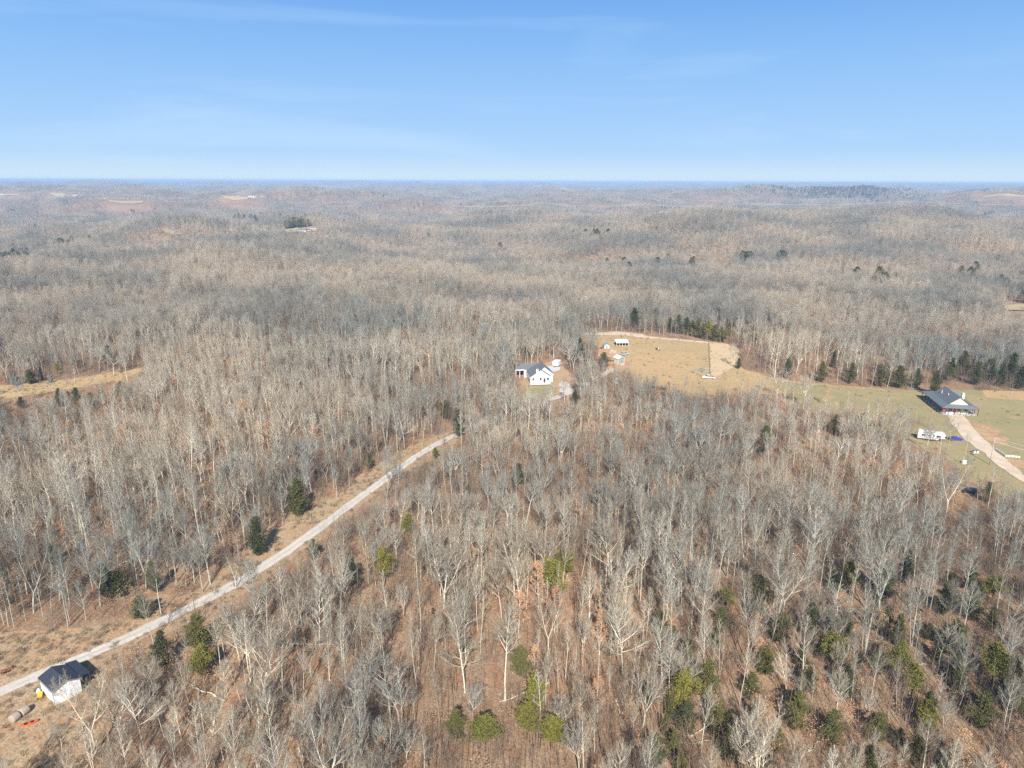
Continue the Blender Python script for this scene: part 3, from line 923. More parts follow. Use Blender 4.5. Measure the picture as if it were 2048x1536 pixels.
def russet_tree(seed, H, spread):
    rs = np.random.RandomState(seed)
    S = grow_tree(seed, H=H, bole=.25, spread=spread, n_limb=13, nb=5, ntw=4, ntl=0, r0=.10)
    b = np.array([tuple(s[1]) for s in S if s[4] == 3])
    b = np.repeat(b, 5, 0) + rs.normal(size=(len(b) * 5, 3)) * .22
    q = leaf_quads(b, 0.19, rs)
    tv, tf = tubes([s for s in S if s[4] == 0], 6)
    tm = mesh_from('trunk', tv, tf, [M['bark']], smooth=True)
    cs = tubes([s for s in S if s[4] in (1, 2)], 3, 1.0, .014)
    ts = tubes([s for s in S if s[4] == 3], 3, 1.0, .009)
    cv, cf = join([cs, ts, q])
    mi = np.concatenate([np.zeros(len(cs[1])), np.ones(len(ts[1])), np.full(len(q[1]), 2)]).astype(int)
    cm = mesh_from('crown', cv, cf, [M['bark'], M['twig'], M['russet']], mi)
    av, af = join([(tv, tf), (cv, cf)])
    wm = mesh_from('russet_mesh', av, af, [M['bark'], M['twig'], M['russet']], np.concatenate([np.zeros(len(tf)), mi]).astype(int))
    return tm, cm, wm, H


RUSSET = [russet_tree(81, 8, 1.2), russet_tree(82, 10, 1.0), russet_tree(83, 6.5, 1.3)]
BRUSH = [brush(91, 11, 6.5, 2.4), brush(92, 14, 4.5, 2.6), brush(93, 9, 9, 2.2), brush(94, 10, 3.5, 2.4, True)]

# lighter forms for the middle distance and the far hills
MID = []
for k, (sd_, H, sp, bl) in enumerate([(101, 18, 1.1, .38), (102, 20, .95, .42), (103, 17, 1.35, .3), (104, 18, 1.2, .34), (105, 19, .85, .42), (106, 16, 1.45, .28), (107, 18, 1.15, .36)]):
    S = grow_tree(sd_, H=H, bole=bl, spread=sp, n_limb=17, nb=8, ntw=7, ntl=0, r0=.17)
    MID.append(tree_meshes('mid_tree_mesh', S, 1)[2])


def far_patch(seed, size, n):
    rnd = random.Random(seed); P = []; mi = []
    for i in range(n):
        H = rnd.uniform(11, 19)
        S = grow_tree(rnd.randint(0, 10 ** 6), H=H, bole=.35, spread=rnd.uniform(.8, 1.2), n_limb=10, nb=5, ntw=3, ntl=0, r0=.2)
        off = Vector((rnd.uniform(-.5, .5) * size, rnd.uniform(-.5, .5) * size, 0))
        S = [(s[0] + off, s[1] + off, s[2], s[3], s[4]) for s in S]
        for lv, mul, mn in ((0, 1.0, .1), (1, 1.2, .10), (2, 1.0, .05), (3, 1.0, .04)):
            v, f = tubes([s for s in S if s[4] == lv], 3, mul, mn)
            P.append((v, f)); mi.append(np.full(len(f), 0 if lv == 0 else 1))
    v, f = join(P)
    return mesh_from('far_wood_mesh', v, f, [M['mid_bark'], M['twig']], np.concatenate(mi).astype(int))


FAR = [far_patch(200 + k, 62, 52) for k in range(6)]


M['far_cedar'] = bark_mat('hazed_needles', [(0.10, 0.105, 0.05), (0.14, 0.135, 0.06), (0.08, 0.088, 0.045)])  # lighter copy of cedar, with distance haze put into the needle colour


def far_evergreen(seed):
    rs = np.random.RandomState(seed); P = []
    n = 1400
    t = rs.uniform(0, 1, n) ** .8; az = rs.uniform(0, 6.28, n); rr = 3.0 * (1 - t ** 3.0 * .8) * np.sqrt(rs.uniform(0.2, 1, n)) * (1 + .25 * np.sin(az * 3 + t * 9))
    p = np.stack([np.cos(az) * rr, np.sin(az) * rr, 1.5 + t * 8.5], 1)
    v, f = leaf_quads(p, .75, rs)
    return mesh_from('far_evergreen_mesh', v, f, [M['far_cedar']])


FAREV = [far_evergreen(300), far_evergreen(301)]
print('meshes', round(time.time() - T_START, 1))


# ------------------------------------------------------------------ the mass of the woods: one object per kind, instanced
def scatter(name, pts, rot, scl, idx, meshes, label, tilt=None):
    """points with attributes; geometry nodes put one of the meshes on each"""
    c = bpy.data.collections.new(name + '_forms')
    for k, me in enumerate(meshes):
        o = bpy.data.objects.new(name + '_form_%02d' % k, me)
        c.objects.link(o)
    me = bpy.data.meshes.new(name)
    n = len(pts)
    me.vertices.add(n); me.vertices.foreach_set('co', np.asarray(pts, np.float32).ravel())
    a = me.attributes.new('rot', 'FLOAT_VECTOR', 'POINT')
    rr = np.zeros((n, 3), np.float32); rr[:, 2] = rot
    if tilt is not None: rr[:, :2] = tilt
    a.data.foreach_set('vector', rr.ravel())
    a = me.attributes.new('scl', 'FLOAT_VECTOR', 'POINT')
    sc = np.asarray(scl, np.float32)
    if sc.ndim == 1: sc = np.stack([sc, sc, sc], 1)
    a.data.foreach_set('vector', sc.ravel())
    a = me.attributes.new('idx', 'INT', 'POINT'); a.data.foreach_set('value', np.asarray(idx, np.int32))
    o = link_mesh(name, me)
    g = bpy.data.node_groups.new(name, 'GeometryNodeTree')
    g.interface.new_socket('Geometry', in_out='INPUT', socket_type='NodeSocketGeometry')
    g.interface.new_socket('Geometry', in_out='OUTPUT', socket_type='NodeSocketGeometry')
    N = g.nodes; gi = N.new('NodeGroupInput'); go = N.new('NodeGroupOutput')
    ip = N.new('GeometryNodeInstanceOnPoints'); ci = N.new('GeometryNodeCollectionInfo')
    ci.inputs['Collection'].default_value = c
    ci.inputs['Separate Children'].default_value = True
    ci.inputs['Reset Children'].default_value = True
    ip.inputs['Pick Instance'].default_value = True

    def attr(nm, dt):
        q = N.new('GeometryNodeInputNamedAttribute'); q.data_type = dt; q.inputs['Name'].default_value = nm
        return [s for s in q.outputs if s.enabled and s.name == 'Attribute'][0]
    g.links.new(gi.outputs[0], ip.inputs['Points'])
    g.links.new([s for s in ci.outputs if s.name == 'Instances' or s.name == 'Geometry'][0], ip.inputs['Instance'])
    g.links.new(attr('idx', 'INT'), ip.inputs['Instance Index'])
    e2r = N.new('FunctionNodeEulerToRotation')
    g.links.new(attr('rot', 'FLOAT_VECTOR'), e2r.inputs[0])
    g.links.new(e2r.outputs[0], ip.inputs['Rotation'])
    g.links.new(attr('scl', 'FLOAT_VECTOR'), ip.inputs['Scale'])
    g.links.new(ip.outputs['Instances'], go.inputs[0])
    md = o.modifiers.new('scatter', 'NODES'); md.node_group = g
    return tag(o, label, None, None, 'stuff')


# ------------------------------------------------------------------ where nothing may grow
ROADBOX = np.array(DP)


def dist_to_drive(x, y):
    x = np.asarray(x, float).ravel(); y = np.asarray(y, float).ravel()
    d = np.full(len(x), 1e9)
    near = (np.abs(y) < 420)
    xs = x[near]; ys = y[near]; dd = np.full(len(xs), 1e9)
    for p in DP[::2]:
        dd = np.minimum(dd, (xs - p[0]) ** 2 + (ys - p[1]) ** 2)
    d[near] = dd
    return np.sqrt(d)


def dpoly(x, y, poly, pad=0.0):
    """inside polygon grown by pad (cheap: test eight shifted copies)"""
    s = in_poly(x, y, poly)
    if pad:
        for k in range(8):
            s |= in_poly(np.asarray(x) + pad * math.cos(k * .785), np.asarray(y) + pad * math.sin(k * .785), poly)
    return s


HARD = ['shedyard', 'field', 'clear_l', 'yard', 'cabin_clay', 'rdrive', 'apron', 'redbank', 'pond', 'padc', 'circle', 'farpath']


LRS = np.random.RandomState(3)
LAWN_TREES = to_ground([(1560, 775), (1700, 800), (1820, 835), (1900, 880), (1940, 920), (1990, 960), (2050, 1010), (1940, 990), (1800, 900), (1600, 830)])


def forbidden(x, y, pad=2.0, verge=True):
    s = dist_to_drive(x, y) < 3.2 + pad
    for k in HARD:
        s |= dpoly(x, y, G[k], pad)
    if verge:
        s |= dpoly(x, y, G['verge'], 0)
    s |= in_poly(x, y, G['lawn']) & ~(in_poly(x, y, LAWN_TREES) & (LRS.uniform(size=np.shape(x)) < 0.35))
    for m, p in G_FAR:
        c_ = np.mean(np.array(p), 0); u_ = c_ / np.linalg.norm(c_)
        for q_ in (0, 30, 60, 90): s |= in_poly(x + u_[0] * q_, y + u_[1] * q_, p)
    return s


# what the photograph keeps open to view: nothing tall may stand in front of it
OPEN = [
    ([(-20, 1420), (-20, 1330), (70, 1325), (190, 1305), (190, 1400), (110, 1425), (95, 1470), (0, 1475)], 0.97),    # shed, bales, boat
    ([(0, 1372), (120, 1322), (300, 1242), (470, 1156), (590, 1078), (720, 982), (860, 888), (915, 866), (918, 876), (880, 893), (800, 945), (700, 1022), (600, 1096), (470, 1184), (300, 1268), (120, 1348), (0, 1396)], 0.93),
    ([(350, 1205), (480, 1120), (600, 1028), (760, 930), (850, 885), (860, 900), (760, 960), (640, 1050), (540, 1120), (420, 1190)], 0.75),
    ([(0, 1270), (150, 1262), (260, 1245), (350, 1215), (380, 1220), (240, 1290), (0, 1370)], 0.8),
    ([(1034, 724), (1106, 722), (1122, 716), (1128, 745), (1108, 772), (1040, 772)], 0.86),
    ([(1106, 735), (1145, 745), (1145, 790), (1110, 790), (1108, 765)], 0.8),
    ([(1195, 664), (1290, 664), (1420, 684), (1418, 735), (1340, 730), (1290, 745), (1255, 732), (1225, 732), (1200, 715)], 0.985),
    ([(1290, 728), (1470, 735), (1550, 770), (1440, 775), (1330, 768)], 0.85),
    ([(1418, 684), (1475, 690), (1475, 745), (1418, 745)], 0.9),
    ([(1470, 740), (1560, 756), (1840, 780), (1840, 800), (1700, 800), (1560, 780)], 0.8),
    ([(1830, 765), (1960, 765), (1965, 835), (1900, 835), (1838, 800)], 0.95),
    ([(1825, 850), (1930, 860), (1930, 890), (1825, 888)], 0.8),
    ([(1920, 835), (2060, 790), (2060, 990), (1990, 940), (1940, 890)], 0.985),
    ([(1900, 890), (1975, 895), (2000, 935), (1900, 935)], 0.8),
    ([(1926, 966), (1956, 966), (1956, 992), (1926, 992)], 0.85),
    ([(-20, 770), (60, 768), (240, 742), (286, 735), (286, 745), (200, 775), (60, 795), (-20, 805)], 0.96),
]


def blocks_view(x, y, z, H, W, rs, strict=False):
    """True where a tree would stand in front of something the photograph shows"""
    x = np.asarray(x, float); y = np.asarray(y, float); z = np.asarray(z, float); H = np.broadcast_to(H, x.shape)
    bad = np.zeros(x.shape, bool)
    u = rs.uniform(size=x.shape)
    for poly, p in OPEN:
        hitp = np.zeros(x.shape, bool)
        for f, s in ((0.25, 0), (0.5, 0), (0.65, -1), (0.65, 1), (0.8, 0), (0.8, -1), (0.8, 1), (0.97, 0), (0.36, 0)):
            px, py, cz = project(x + s * W * 0.4, y, z + H * f)
            hitp |= in_poly(px, py, poly) & (cz > 0)
        bad |= hitp & (u < (1.0 if strict else p))
    return bad


# ------------------------------------------------------------------ candidate positions for the woods
def poisson(xmin, xmax, ymin, ymax, cell, rs, jit=0.42):
    xs = np.arange(xmin, xmax, cell); ys = np.arange(ymin, ymax, cell)
    X, Y = np.meshgrid(xs, ys)
    X = X + (np.arange(len(ys)) % 2)[:, None] * cell * .5
    X = X + rs.uniform(-jit, jit, X.shape) * cell; Y = Y + rs.uniform(-jit, jit, Y.shape) * cell
    return X.ravel(), Y.ravel()


def in_wedge(x, y, half=41.0, pad=22.0):
    return np.abs(x) < (np.maximum(y, 0) * math.tan(R(half)) + pad)


# hand-placed bare trees that stand out in the photograph: base px, base py, top py, form, proto, label
LAND = [
    (421, 1168, 1052, 'broad crowned', 1, 'large pale fan-shaped bare tree on the uphill bank of the driveway'),
    (406, 1184, 1095, 'tall straight', 2, 'thick white-trunked bare tree just below the large fan-shaped tree by the driveway'),
    (322, 1229, 1120, 'tall straight', 0, 'twin white-trunked bare tree standing before dark cedars above the driveway bend'),
    (506, 1110, 1018, 'broad crowned', 2, 'white-barked bare tree leaning over a dark cedar on the upper driveway bank'),
    (472, 1176, 1100, 'forked', 1, 'dark bare tree whose crown overhangs the middle of the gravel driveway'),
    (291, 1503, 1362, 'broad crowned', 0, 'wide bare tree with bright curling limbs just right of the white shed'),
    (190, 1506, 1338, 'forked', 1, 'bare tree with two heavy grey trunks in front of the white shed'),
    (128, 1512, 1426, 'crooked', 0, 'crooked bare tree with a pale mottled trunk below the orange boat'),
    (376, 1366, 1262, 'slender', 1, 'slim white-stemmed bare tree in front of the shaded cedar below the driveway'),
    (480, 1330, 1205, 'broad crowned', 2, 'old bare tree with a heavy leaning trunk beside the driveway bend'),
    (622, 1360, 1235, 'crooked', 1, 'bright white bare tree with twisted low limbs in the lower woods'),
    (450, 1392, 1316, 'broad crowned', 2, 'low round bare tree with fine upswept twigs beside the bright olive cedar'),
    (674, 996, 928, 'tall straight', 1, 'tall bare tree at the top edge of the driveway verge, casting a thin shadow'),
    (699, 976, 900, 'tall straight', 0, 'tall straight bare tree on the verge next to a dark small cedar'),
    (752, 1092, 1003, 'broad crowned', 1, 'silvery white bare tree in the woods just below the middle of the driveway'),
    (836, 1188, 1068, 'tall straight', 1, 'tall white bare tree right of the bright green round cedar'),
    (922, 1082, 988, 'broad crowned', 2, 'bare tree with bright white upper limbs in the sunlit central woods'),
    (921, 1254, 1138, 'forked', 2, 'tall bare tree forking high into wide white arms in the central woods'),
    (975, 1036, 944, 'tall straight', 2, 'tall thin bare tree beside a small dark cedar in the central woods'),
    (882, 1142, 1058, 'tall straight', 0, 'pale bare tree with a narrow brushy crown in the central woods'),
    (1090, 1106, 988, 'tall straight', 1, 'tall pale bare tree standing alone over reddish leaf litter'),
    (846, 1064, 968, 'crooked', 0, 'curved white-stemmed bare tree leaning toward the upper driveway'),
    (691, 1222, 1112, 'broad crowned', 2, 'white-limbed bare tree in front of the shaded green cedar below the driveway'),
    (716, 1176, 1112, 'slender', 0, 'slim pale bare tree between the two green cedars below the driveway'),
    (930, 1385, 1240, 'broad crowned', 0, 'great spreading bare tree with white arms left of the bright cedar cluster'),
    (946, 1446, 1362, 'broad crowned', 2, 'bright white bare tree directly behind the yellow-green cedar at the bottom'),
    (1010, 1400, 1215, 'tall straight', 1, 'very tall grey-trunked bare tree with a dark shadow line down its side'),
    (1052, 1420, 1350, 'crooked', 1, 'white bare tree with a bent double trunk rising from the yellow-green cedars'),
    (1365, 1100, 985, 'broad crowned', 1, 'broad pale bare tree with long ascending limbs in the right-hand woods'),
    (1436, 905, 812, 'broad crowned', 0, 'huge spreading pale bare tree in front of the pasture'),
    (1468, 735, 688, 'broad crowned', 2, 'wide pale bare tree at the edge of the pasture by the fence line'),
    (1896, 900, 828, 'crooked', 0, 'thin dark bare tree in front of the dark roofed house'),
    (1750, 858, 792, 'tall straight', 2, 'lone bare tree on the lawn edge well left of the dark roofed house'),
    (1890, 1035, 905, 'forked', 1, 'tall forked bare tree standing between the camper and the white tank'),
    (1975, 1020, 925, 'slender', 0, 'slim bare tree by the dark cedar beside the tan drive'),
    (1075, 838, 782, 'forked', 0, 'bare tree standing in front of the white farmhouse lawn'),
    (1056, 812, 750, 'slender', 1, 'slim bare tree before the left corner of the white farmhouse'),
    (1101, 826, 762, 'tall straight', 0, 'tall bare tree before the right corner of the white farmhouse'),
    (1848, 925, 845, 'tall straight', 1, 'tall bare tree in front of the left end of the white camper'),
    (1874, 940, 852, 'slender', 2, 'slim bare tree in front of the middle of the white camper'),
    (1925, 930, 862, 'slender', 1, 'slim bare tree between the blue car and the utility cabinets'),
    (228, 752, 690, 'broad crowned', 0, 'dark spreading bare tree above the golden strip'),
    (193, 783, 748, 'crooked', 1, 'small dark bare tree standing in the middle of the golden strip'),
]
EVER = [  # evergreens: centre px, top py, foot py, kind (c cedar, p pine), what they stand by
    (597, 955, 1032, 'c', 'tall dark cedar above the middle of the driveway'),
    (517, 1030, 1112, 'c', 'dark cedar half hidden by a white bare tree on the upper bank'),
    (285, 1190, 1238, 'c', 'small olive cedar at the top of the straw bank'),
    (216, 1128, 1200, 'c', 'dark bushy cedar in the woods above the straw bank'),
    (240, 1140, 1195, 'c', 'dark cedar close behind a slim white trunk above the straw bank'),
    (312, 1120, 1185, 'c', 'shaded cedar behind the twin white trunks'),
    (400, 1228, 1300, 'c', 'round bright olive cedar touching the lower edge of the driveway'),
    (327, 1260, 1338, 'c', 'dark olive cedar casting a black shadow below the driveway'),
    (406, 1292, 1358, 'p', 'bright yellow-green pointed cedar below the driveway'),
    (769, 1094, 1166, 'p', 'bright green egg-shaped cedar in the central woods'),
    (817, 1028, 1076, 'p', 'small bright green round cedar near the middle of the driveway'),
    (629, 1078, 1120, 'c', 'narrow dark cedar just below the driveway'),
    (702, 1112, 1172, 'c', 'mid green cedar behind a white limbed tree'),
    (738, 905, 938, 'c', 'dark cedar at the upper verge of the driveway'),
    (1102, 1118, 1200, 'p', 'tall yellow-green pine of the pair in the central woods'),
    (1130, 1098, 1158, 'p', 'shorter pine of the pair in the central woods'),
    (871, 894, 920, 'p', 'small bright green cedar by the upper end of the driveway'),
    (936, 964, 990, 'c', 'tiny dark cedar among thin trunks in the central woods'),
    (893, 800, 838, 'c', 'dark narrow cedar before the hidden bend of the driveway'),
    (917, 818, 874, 'c', 'tall green cedar where the driveway disappears'),
    (1037, 926, 970, 'c', 'narrow blue-green cedar in the central woods'),
    (1071, 1355, 1432, 'p', 'upper yellow-green pine of the bottom cluster'),
    (1054, 1402, 1478, 'p', 'lower yellow-green pine of the bottom cluster'),
    (971, 1430, 1500, 'p', 'bright yellow-green pine left of the bottom cluster'),
    (1102, 1430, 1500, 'p', 'small yellow-green pine right of the bottom cluster'),
    (912, 1414, 1478, 'c', 'shaded green cedar left of the bottom cluster'),
    (1042, 1292, 1350, 'c', 'dark cedar behind thin trunks above the bottom cluster'),
    (1366, 1336, 1428, 'p', 'large bright pine on the dark lower slope'),
    (1412, 1318, 1400, 'c', 'dark cedar next to the large bright pine'),
    (1432, 1398, 1470, 'c', 'dark green cedar below the large bright pine'),
    (1450, 1174, 1220, 'p', 'small yellow-green pine above the dark slope'),
    (1696, 1118, 1186, 'p', 'leaning yellow-green pine on the right slope'),
    (1660, 1265, 1340, 'p', 'golden green pine in the middle of the dark slope'),
    (1790, 1285, 1362, 'p', 'left pine of the joined pair on the right slope'),
    (1822, 1328, 1396, 'p', 'lower olive pine of the joined pair on the right slope'),
    (1982, 1285, 1372, 'p', 'large bright pine near the right edge'),
    (2037, 1362, 1440, 'p', 'bright pine at the lower right edge'),
    (1846, 1402, 1474, 'p', 'olive pine low on the right slope'),
    (1984, 1150, 1200, 'p', 'squat yellow-green pine beneath twin white trunks'),
    (1510, 1192, 1240, 'c', 'small dark cedar among the right-hand woods'),
    (1530, 1290, 1350, 'c', 'dark cedar under a pale broken trunk on the dark slope'),
    (1812, 1098, 1165, 'c', 'dull green cedar behind forked white stems'),
    (1765, 1125, 1200, 'c', 'large dark cedar in shade on the right slope'),
    (1885, 1160, 1230, 'c', 'dark cedar below the squat golden pine group'),
    (1940, 1170, 1240, 'c', 'dark spreading cedar left of twin white trunks'),
    (1790, 1225, 1290, 'c', 'dark cedar above the black hollow'),
    (1515, 1150, 1215, 'c', 'dull green cedar behind slim trunks'),
    (1620, 1205, 1280, 'c', 'shaded cedar above the golden pine'),
    (1590, 1380, 1460, 'c', 'dark cedar in the lower hollow'),
    (1660, 1420, 1495, 'c', 'shaded cedar near the bottom edge of the hollow'),
    (1905, 1240, 1310, 'c', 'dark cedar left of the large bright pine'),
    (1960, 1385, 1460, 'c', 'dark cedar below the large bright pine at the right'),
    (1310, 1465, 1530, 'c', 'dark cedar near the bottom edge'),
    (1460, 1450, 1525, 'c', 'shaded cedar near the bottom edge left of the hollow'),
    (1528, 850, 905, 'c', 'lone olive cedar in the woods before the pasture'),
    (1668, 828, 868, 'c', 'dark cedar at the lawn edge'),
    (1722, 825, 862, 'c', 'small dark cedar under thin trees at the lawn edge'),
    (1974, 962, 1004, 'c', 'round dark cedar beside the black car'),
    (1796, 730, 776, 'c', 'dark cedar at the far tree line left of the dark roofed house'),
    (1868, 740, 792, 'c', 'big olive cedar directly behind the dark roofed house'),
    (2019, 704, 764, 'c', 'tall olive cedar high in the tree line behind the lawn'),
    (1925, 700, 752, 'c', 'shaded cedar in the tree line right of the dark roof'),
    (1268, 615, 658, 'c', 'dark evergreen behind the pond'),
    (1575, 715, 757, 'c', 'shaded cedar at the tree line where the pasture narrows'),
    (1642, 722, 764, 'c', 'dark cedar at the tree line above the left end of the lawn'),
    (1700, 724, 768, 'c', 'shaded cedar at the tree line above the middle of the lawn'),
    (1760, 732, 773, 'c', 'low dark cedar left of the one before the dark roofed house'),
    (1832, 736, 777, 'c', 'dark cedar just left of the big olive cedar behind the house'),
    (1900, 715, 762, 'c', 'tall shaded cedar right of the big olive cedar behind the house'),
    (1950, 722, 770, 'c', 'dark cedar at the tree line above the straw strip'),
    (1975, 716, 764, 'c', 'narrow dark cedar in the tree line above the straw strip'),
    (2000, 728, 774, 'c', 'dark cedar at the tree line left of the tall olive cedar'),
    (2038, 732, 778, 'c', 'dark cedar at the tree line by the right edge of the picture'),
    (1665, 700, 735, 'c', 'shaded cedar set back behind the tree line over the lawn'),
    (62, 738, 768, 'c', 'shaded cedar at the left end above the golden strip'),
    (30, 742, 772, 'c', 'dark cedar by the picture edge above the golden strip'),
    (205, 778, 812, 'c', 'dull cedar joining the olive one below the golden strip'),
    (140, 782, 816, 'c', 'dark cedar between two others below the golden strip'),
    (1312, 616, 650, 'c', 'narrow green cedar right of the pond'),
    (1340, 634, 666, 'c', 'dark cedar left of the broad one at the top edge of the pasture'),
    (1384, 640, 672, 'c', 'low cedar filling the gap in the row at the top edge of the pasture'),
    (1405, 646, 678, 'c', 'short cedar just left of the fence corner'),
    (1428, 648, 682, 'c', 'dark cedar just right of the fence corner'),
    (1505, 650, 690, 'c', 'shaded cedar deep in the woods right of the sandy corner'),
    (1448, 660, 686, 'p', 'small bright cedar in front of the low dark one'),
    (1356, 628, 668, 'c', 'broad dark cedar at the top edge of the pasture'),
    (1372, 634, 670, 'c', 'dark cedar between two others at the top edge of the pasture'),
    (1395, 638, 676, 'c', 'olive cedar at the top edge of the pasture'),
    (1415, 640, 680, 'p', 'bright olive cedar at the fence corner'),
    (1441, 652, 684, 'c', 'dark low cedar behind the sandy corner'),
    (1461, 640, 672, 'c', 'tall olive cedar behind the sandy corner'),
    (1492, 642, 672, 'c', 'olive cedar right of the sandy corner'),
    (1532, 640, 668, 'c', 'leaning green cedar in the woods right of the sandy corner'),
    (1476, 715, 738, 'c', 'small green cedar at the foot of the wide pale tree'),
    (1207, 704, 735, 'c', 'dark green cedar between the farmhouse and the cabin'),
    (1150, 778, 822, 'c', 'green cedar at the end of the turning circle'),
    (1158, 674, 726, 'c', 'blue-green cedar behind the farmhouse trailer'),
    (1052, 690, 722, 'c', 'yellowish cedar behind the farmhouse roof'),
    (45, 793, 818, 'c', 'dark cedar below the left end of the golden strip'),
    (122, 776, 815, 'c', 'dark cedar on the lower side of the golden strip'),
    (156, 774, 815, 'c', 'blue-green cedar in the row below the golden strip'),
    (183, 784, 816, 'p', 'olive cedar ending the row below the golden strip'),
    (246, 762, 806, 'c', 'shaded cedar right of the row below the golden strip'),
    (152, 708, 738, 'c', 'dark cedar above the golden strip'),
    (116, 727, 750, 'p', 'small bright cedar above the golden strip'),
    (83, 734, 762, 'c', 'dark cedar nearest the left end above the golden strip'),
    (103, 753, 766, 'c', 'tiny cedar touching the golden strip'),
    (222, 690, 735, 'c', 'green cedar behind the dark spreading tree'),
    (130, 932, 965, 'c', 'lone small cedar in the left woods'),
    (103, 1085, 1130, 'c', 'shaded olive cedar in the lower left woods'),
    (885, 658, 672, 'p', 'small yellowish cedar in the upper woods'),
    (912, 632, 650, 'c', 'small cedar highest in the upper woods'),
]

rs = np.random.RandomState(21)
land_xy = []
anchors = []       # for labels: (px, py, phrase)
n_obj = 0


def place_tree(trunk_me, crown_me, loc, scale, rz, name, label, cat, group, sxy=1.0, tilt=(0, 0)):
    root = empty(name, loc, rz, label, cat, group)
    root.scale = (scale * sxy, scale * sxy, scale)
    root.rotation_euler = (tilt[0], tilt[1], rz)
    link_mesh('trunk', trunk_me, root)
    link_mesh('crown', crown_me, root)
    return root


def px_scale(p, z=0):
    """metres per photograph pixel at a point"""
    return float(project(p.x, p.y, p.z)[2]) / FPX


def vert_metres(p, px_h):
    """height in metres whose top shows px_h pixels above the foot"""
    a = float(project(p.x, p.y, p.z)[1])
    lo, hi = 0.5, 60
    for _ in range(24):
        m = (lo + hi) / 2
        if a - float(project(p.x, p.y, p.z + m)[1]) < px_h: lo = m
        else: hi = m
    return lo


individual = []     # (px, py, form) of every bare tree built as an object, for labels
for (bx, by, ty, form, k, label) in LAND:
    p = hit(bx, by)
    H = vert_metres(p, by - ty)
    H = min(H, 27)
    t, c, wh, h0, S = PROTO[form][k % len(PROTO[form])]
    place_tree(t, c, p, H / h0, rs.uniform(0, 6.28), 'bare_tree', label, 'tree', 'bare deciduous trees of the woods', 1.0 if form != 'tall straight' else 1.1)
    land_xy.append((p.x, p.y))
ever_xy = []
for i, (cx, ty, fy, kd, label) in enumerate(EVER):
    p = hit(cx, fy)
    H = vert_metres(p, fy - ty)
    H = min(max(H, 2.5), 15)
    lst = CONI['cedar' if kd == 'c' else 'pine']
    t, c, h0, w0 = lst[i % len(lst)]
    place_tree(t, c, p, H / h0, rs.uniform(0, 6.28), 'evergreen_tree', label, 'evergreen tree', 'evergreens scattered through the woods', 1.3 if H < 8 else 1.15)
    ever_xy.append((p.x, p.y))
    anchors.append((cx, (ty + fy) / 2, label))
LXY = np.array(land_xy); EXY = np.array(ever_xy)
print('landmarks', round(time.time() - T_START, 1))


def far_from(x, y, pts, d):
    ok = np.ones(len(x), bool)
    for p in pts:
        ok &= (x - p[0]) ** 2 + (y - p[1]) ** 2 > d * d
    return ok


def lawn_tree_ok(x, y):
    return np.ones(len(x), bool)


# --- main canopy out to 560 m
X, Y = poisson(-430, 430, 70, 560, 4.1, rs)
k = in_wedge(X, Y) & ~forbidden(X, Y, 1.6)
# thinner stand in the sunlit centre, denser at the sides and in the hollows
dens = 0.86 + 0.6 * fbm(X / 40, Y / 40, 77, 2)
k &= rs.uniform(size=len(X)) < np.clip(dens, 0.3, 1)
X = X[k]; Y = Y[k]
# trees crowd the upper end of the driveway and hide it
sx_ = []; 
for p_ in DP:
    qx_, qy_, _c = project(p_[0], p_[1], float(terrain(p_[0], p_[1])))
    if 925 < qx_ < 1112 or 1150 < qx_ < 1180:
        for k_ in range(2):
            sx_.append((p_[0] + rs.uniform(-3, 3), p_[1] - rs.uniform(3.2, 15)))
sx_ = np.array(sx_); NSCR = len(sx_)
X = np.concatenate([X, sx_[:, 0]]); Y = np.concatenate([Y, sx_[:, 1]])
k = far_from(X, Y, land_xy, 3.2) & far_from(X, Y, ever_xy, 1.8)
X = X[k]; Y = Y[k]; Z = terrain(X, Y)
H = rs.uniform(0.55, 1.2, len(X)) * 15
H = H * (1 + 0.38 * fbm(X / 48, Y / 48, 311, 2))
k = ~blocks_view(X, Y, Z, H, 6.0, rs)
# sky-lit landmarks must not be buried: keep a gap in front of evergreens
for (ex, ey) in ever_xy:
    dx = X - ex; dy = Y - ey
    ahead = (dy < 0) & (dy > -15) & (np.abs(dx - dy * ex / max(ey, 1) * 1.0) < 3.0)
    k &= ~(ahead & (rs.uniform(size=len(X)) < 0.7))
X = X[k]; Y = Y[k]; Z = Z[k]; H = H[k]
forms = list(PROTO)
fw = np.array([0.38, 0.34, 0.09, 0.11, 0.08])
fi = rs.choice(len(forms), len(X), p=fw)
pk = rs.randint(0, 3, len(X))
rot = rs.uniform(0, 6.28, len(X))
sxyv = rs.uniform(.68, 1.18, len(X)); tlt = rs.normal(size=(len(X), 2)) * .05
px, py, cz = project(X, Y, Z + H * 0.5)
vis = (px > -25) & (px < 2073) & (py < 1560) & (cz > 0)
size = H / cz * vis
order = np.argsort(-size)
n_ind = 300 - len(LAND)
ind = set(order[:n_ind].tolist())

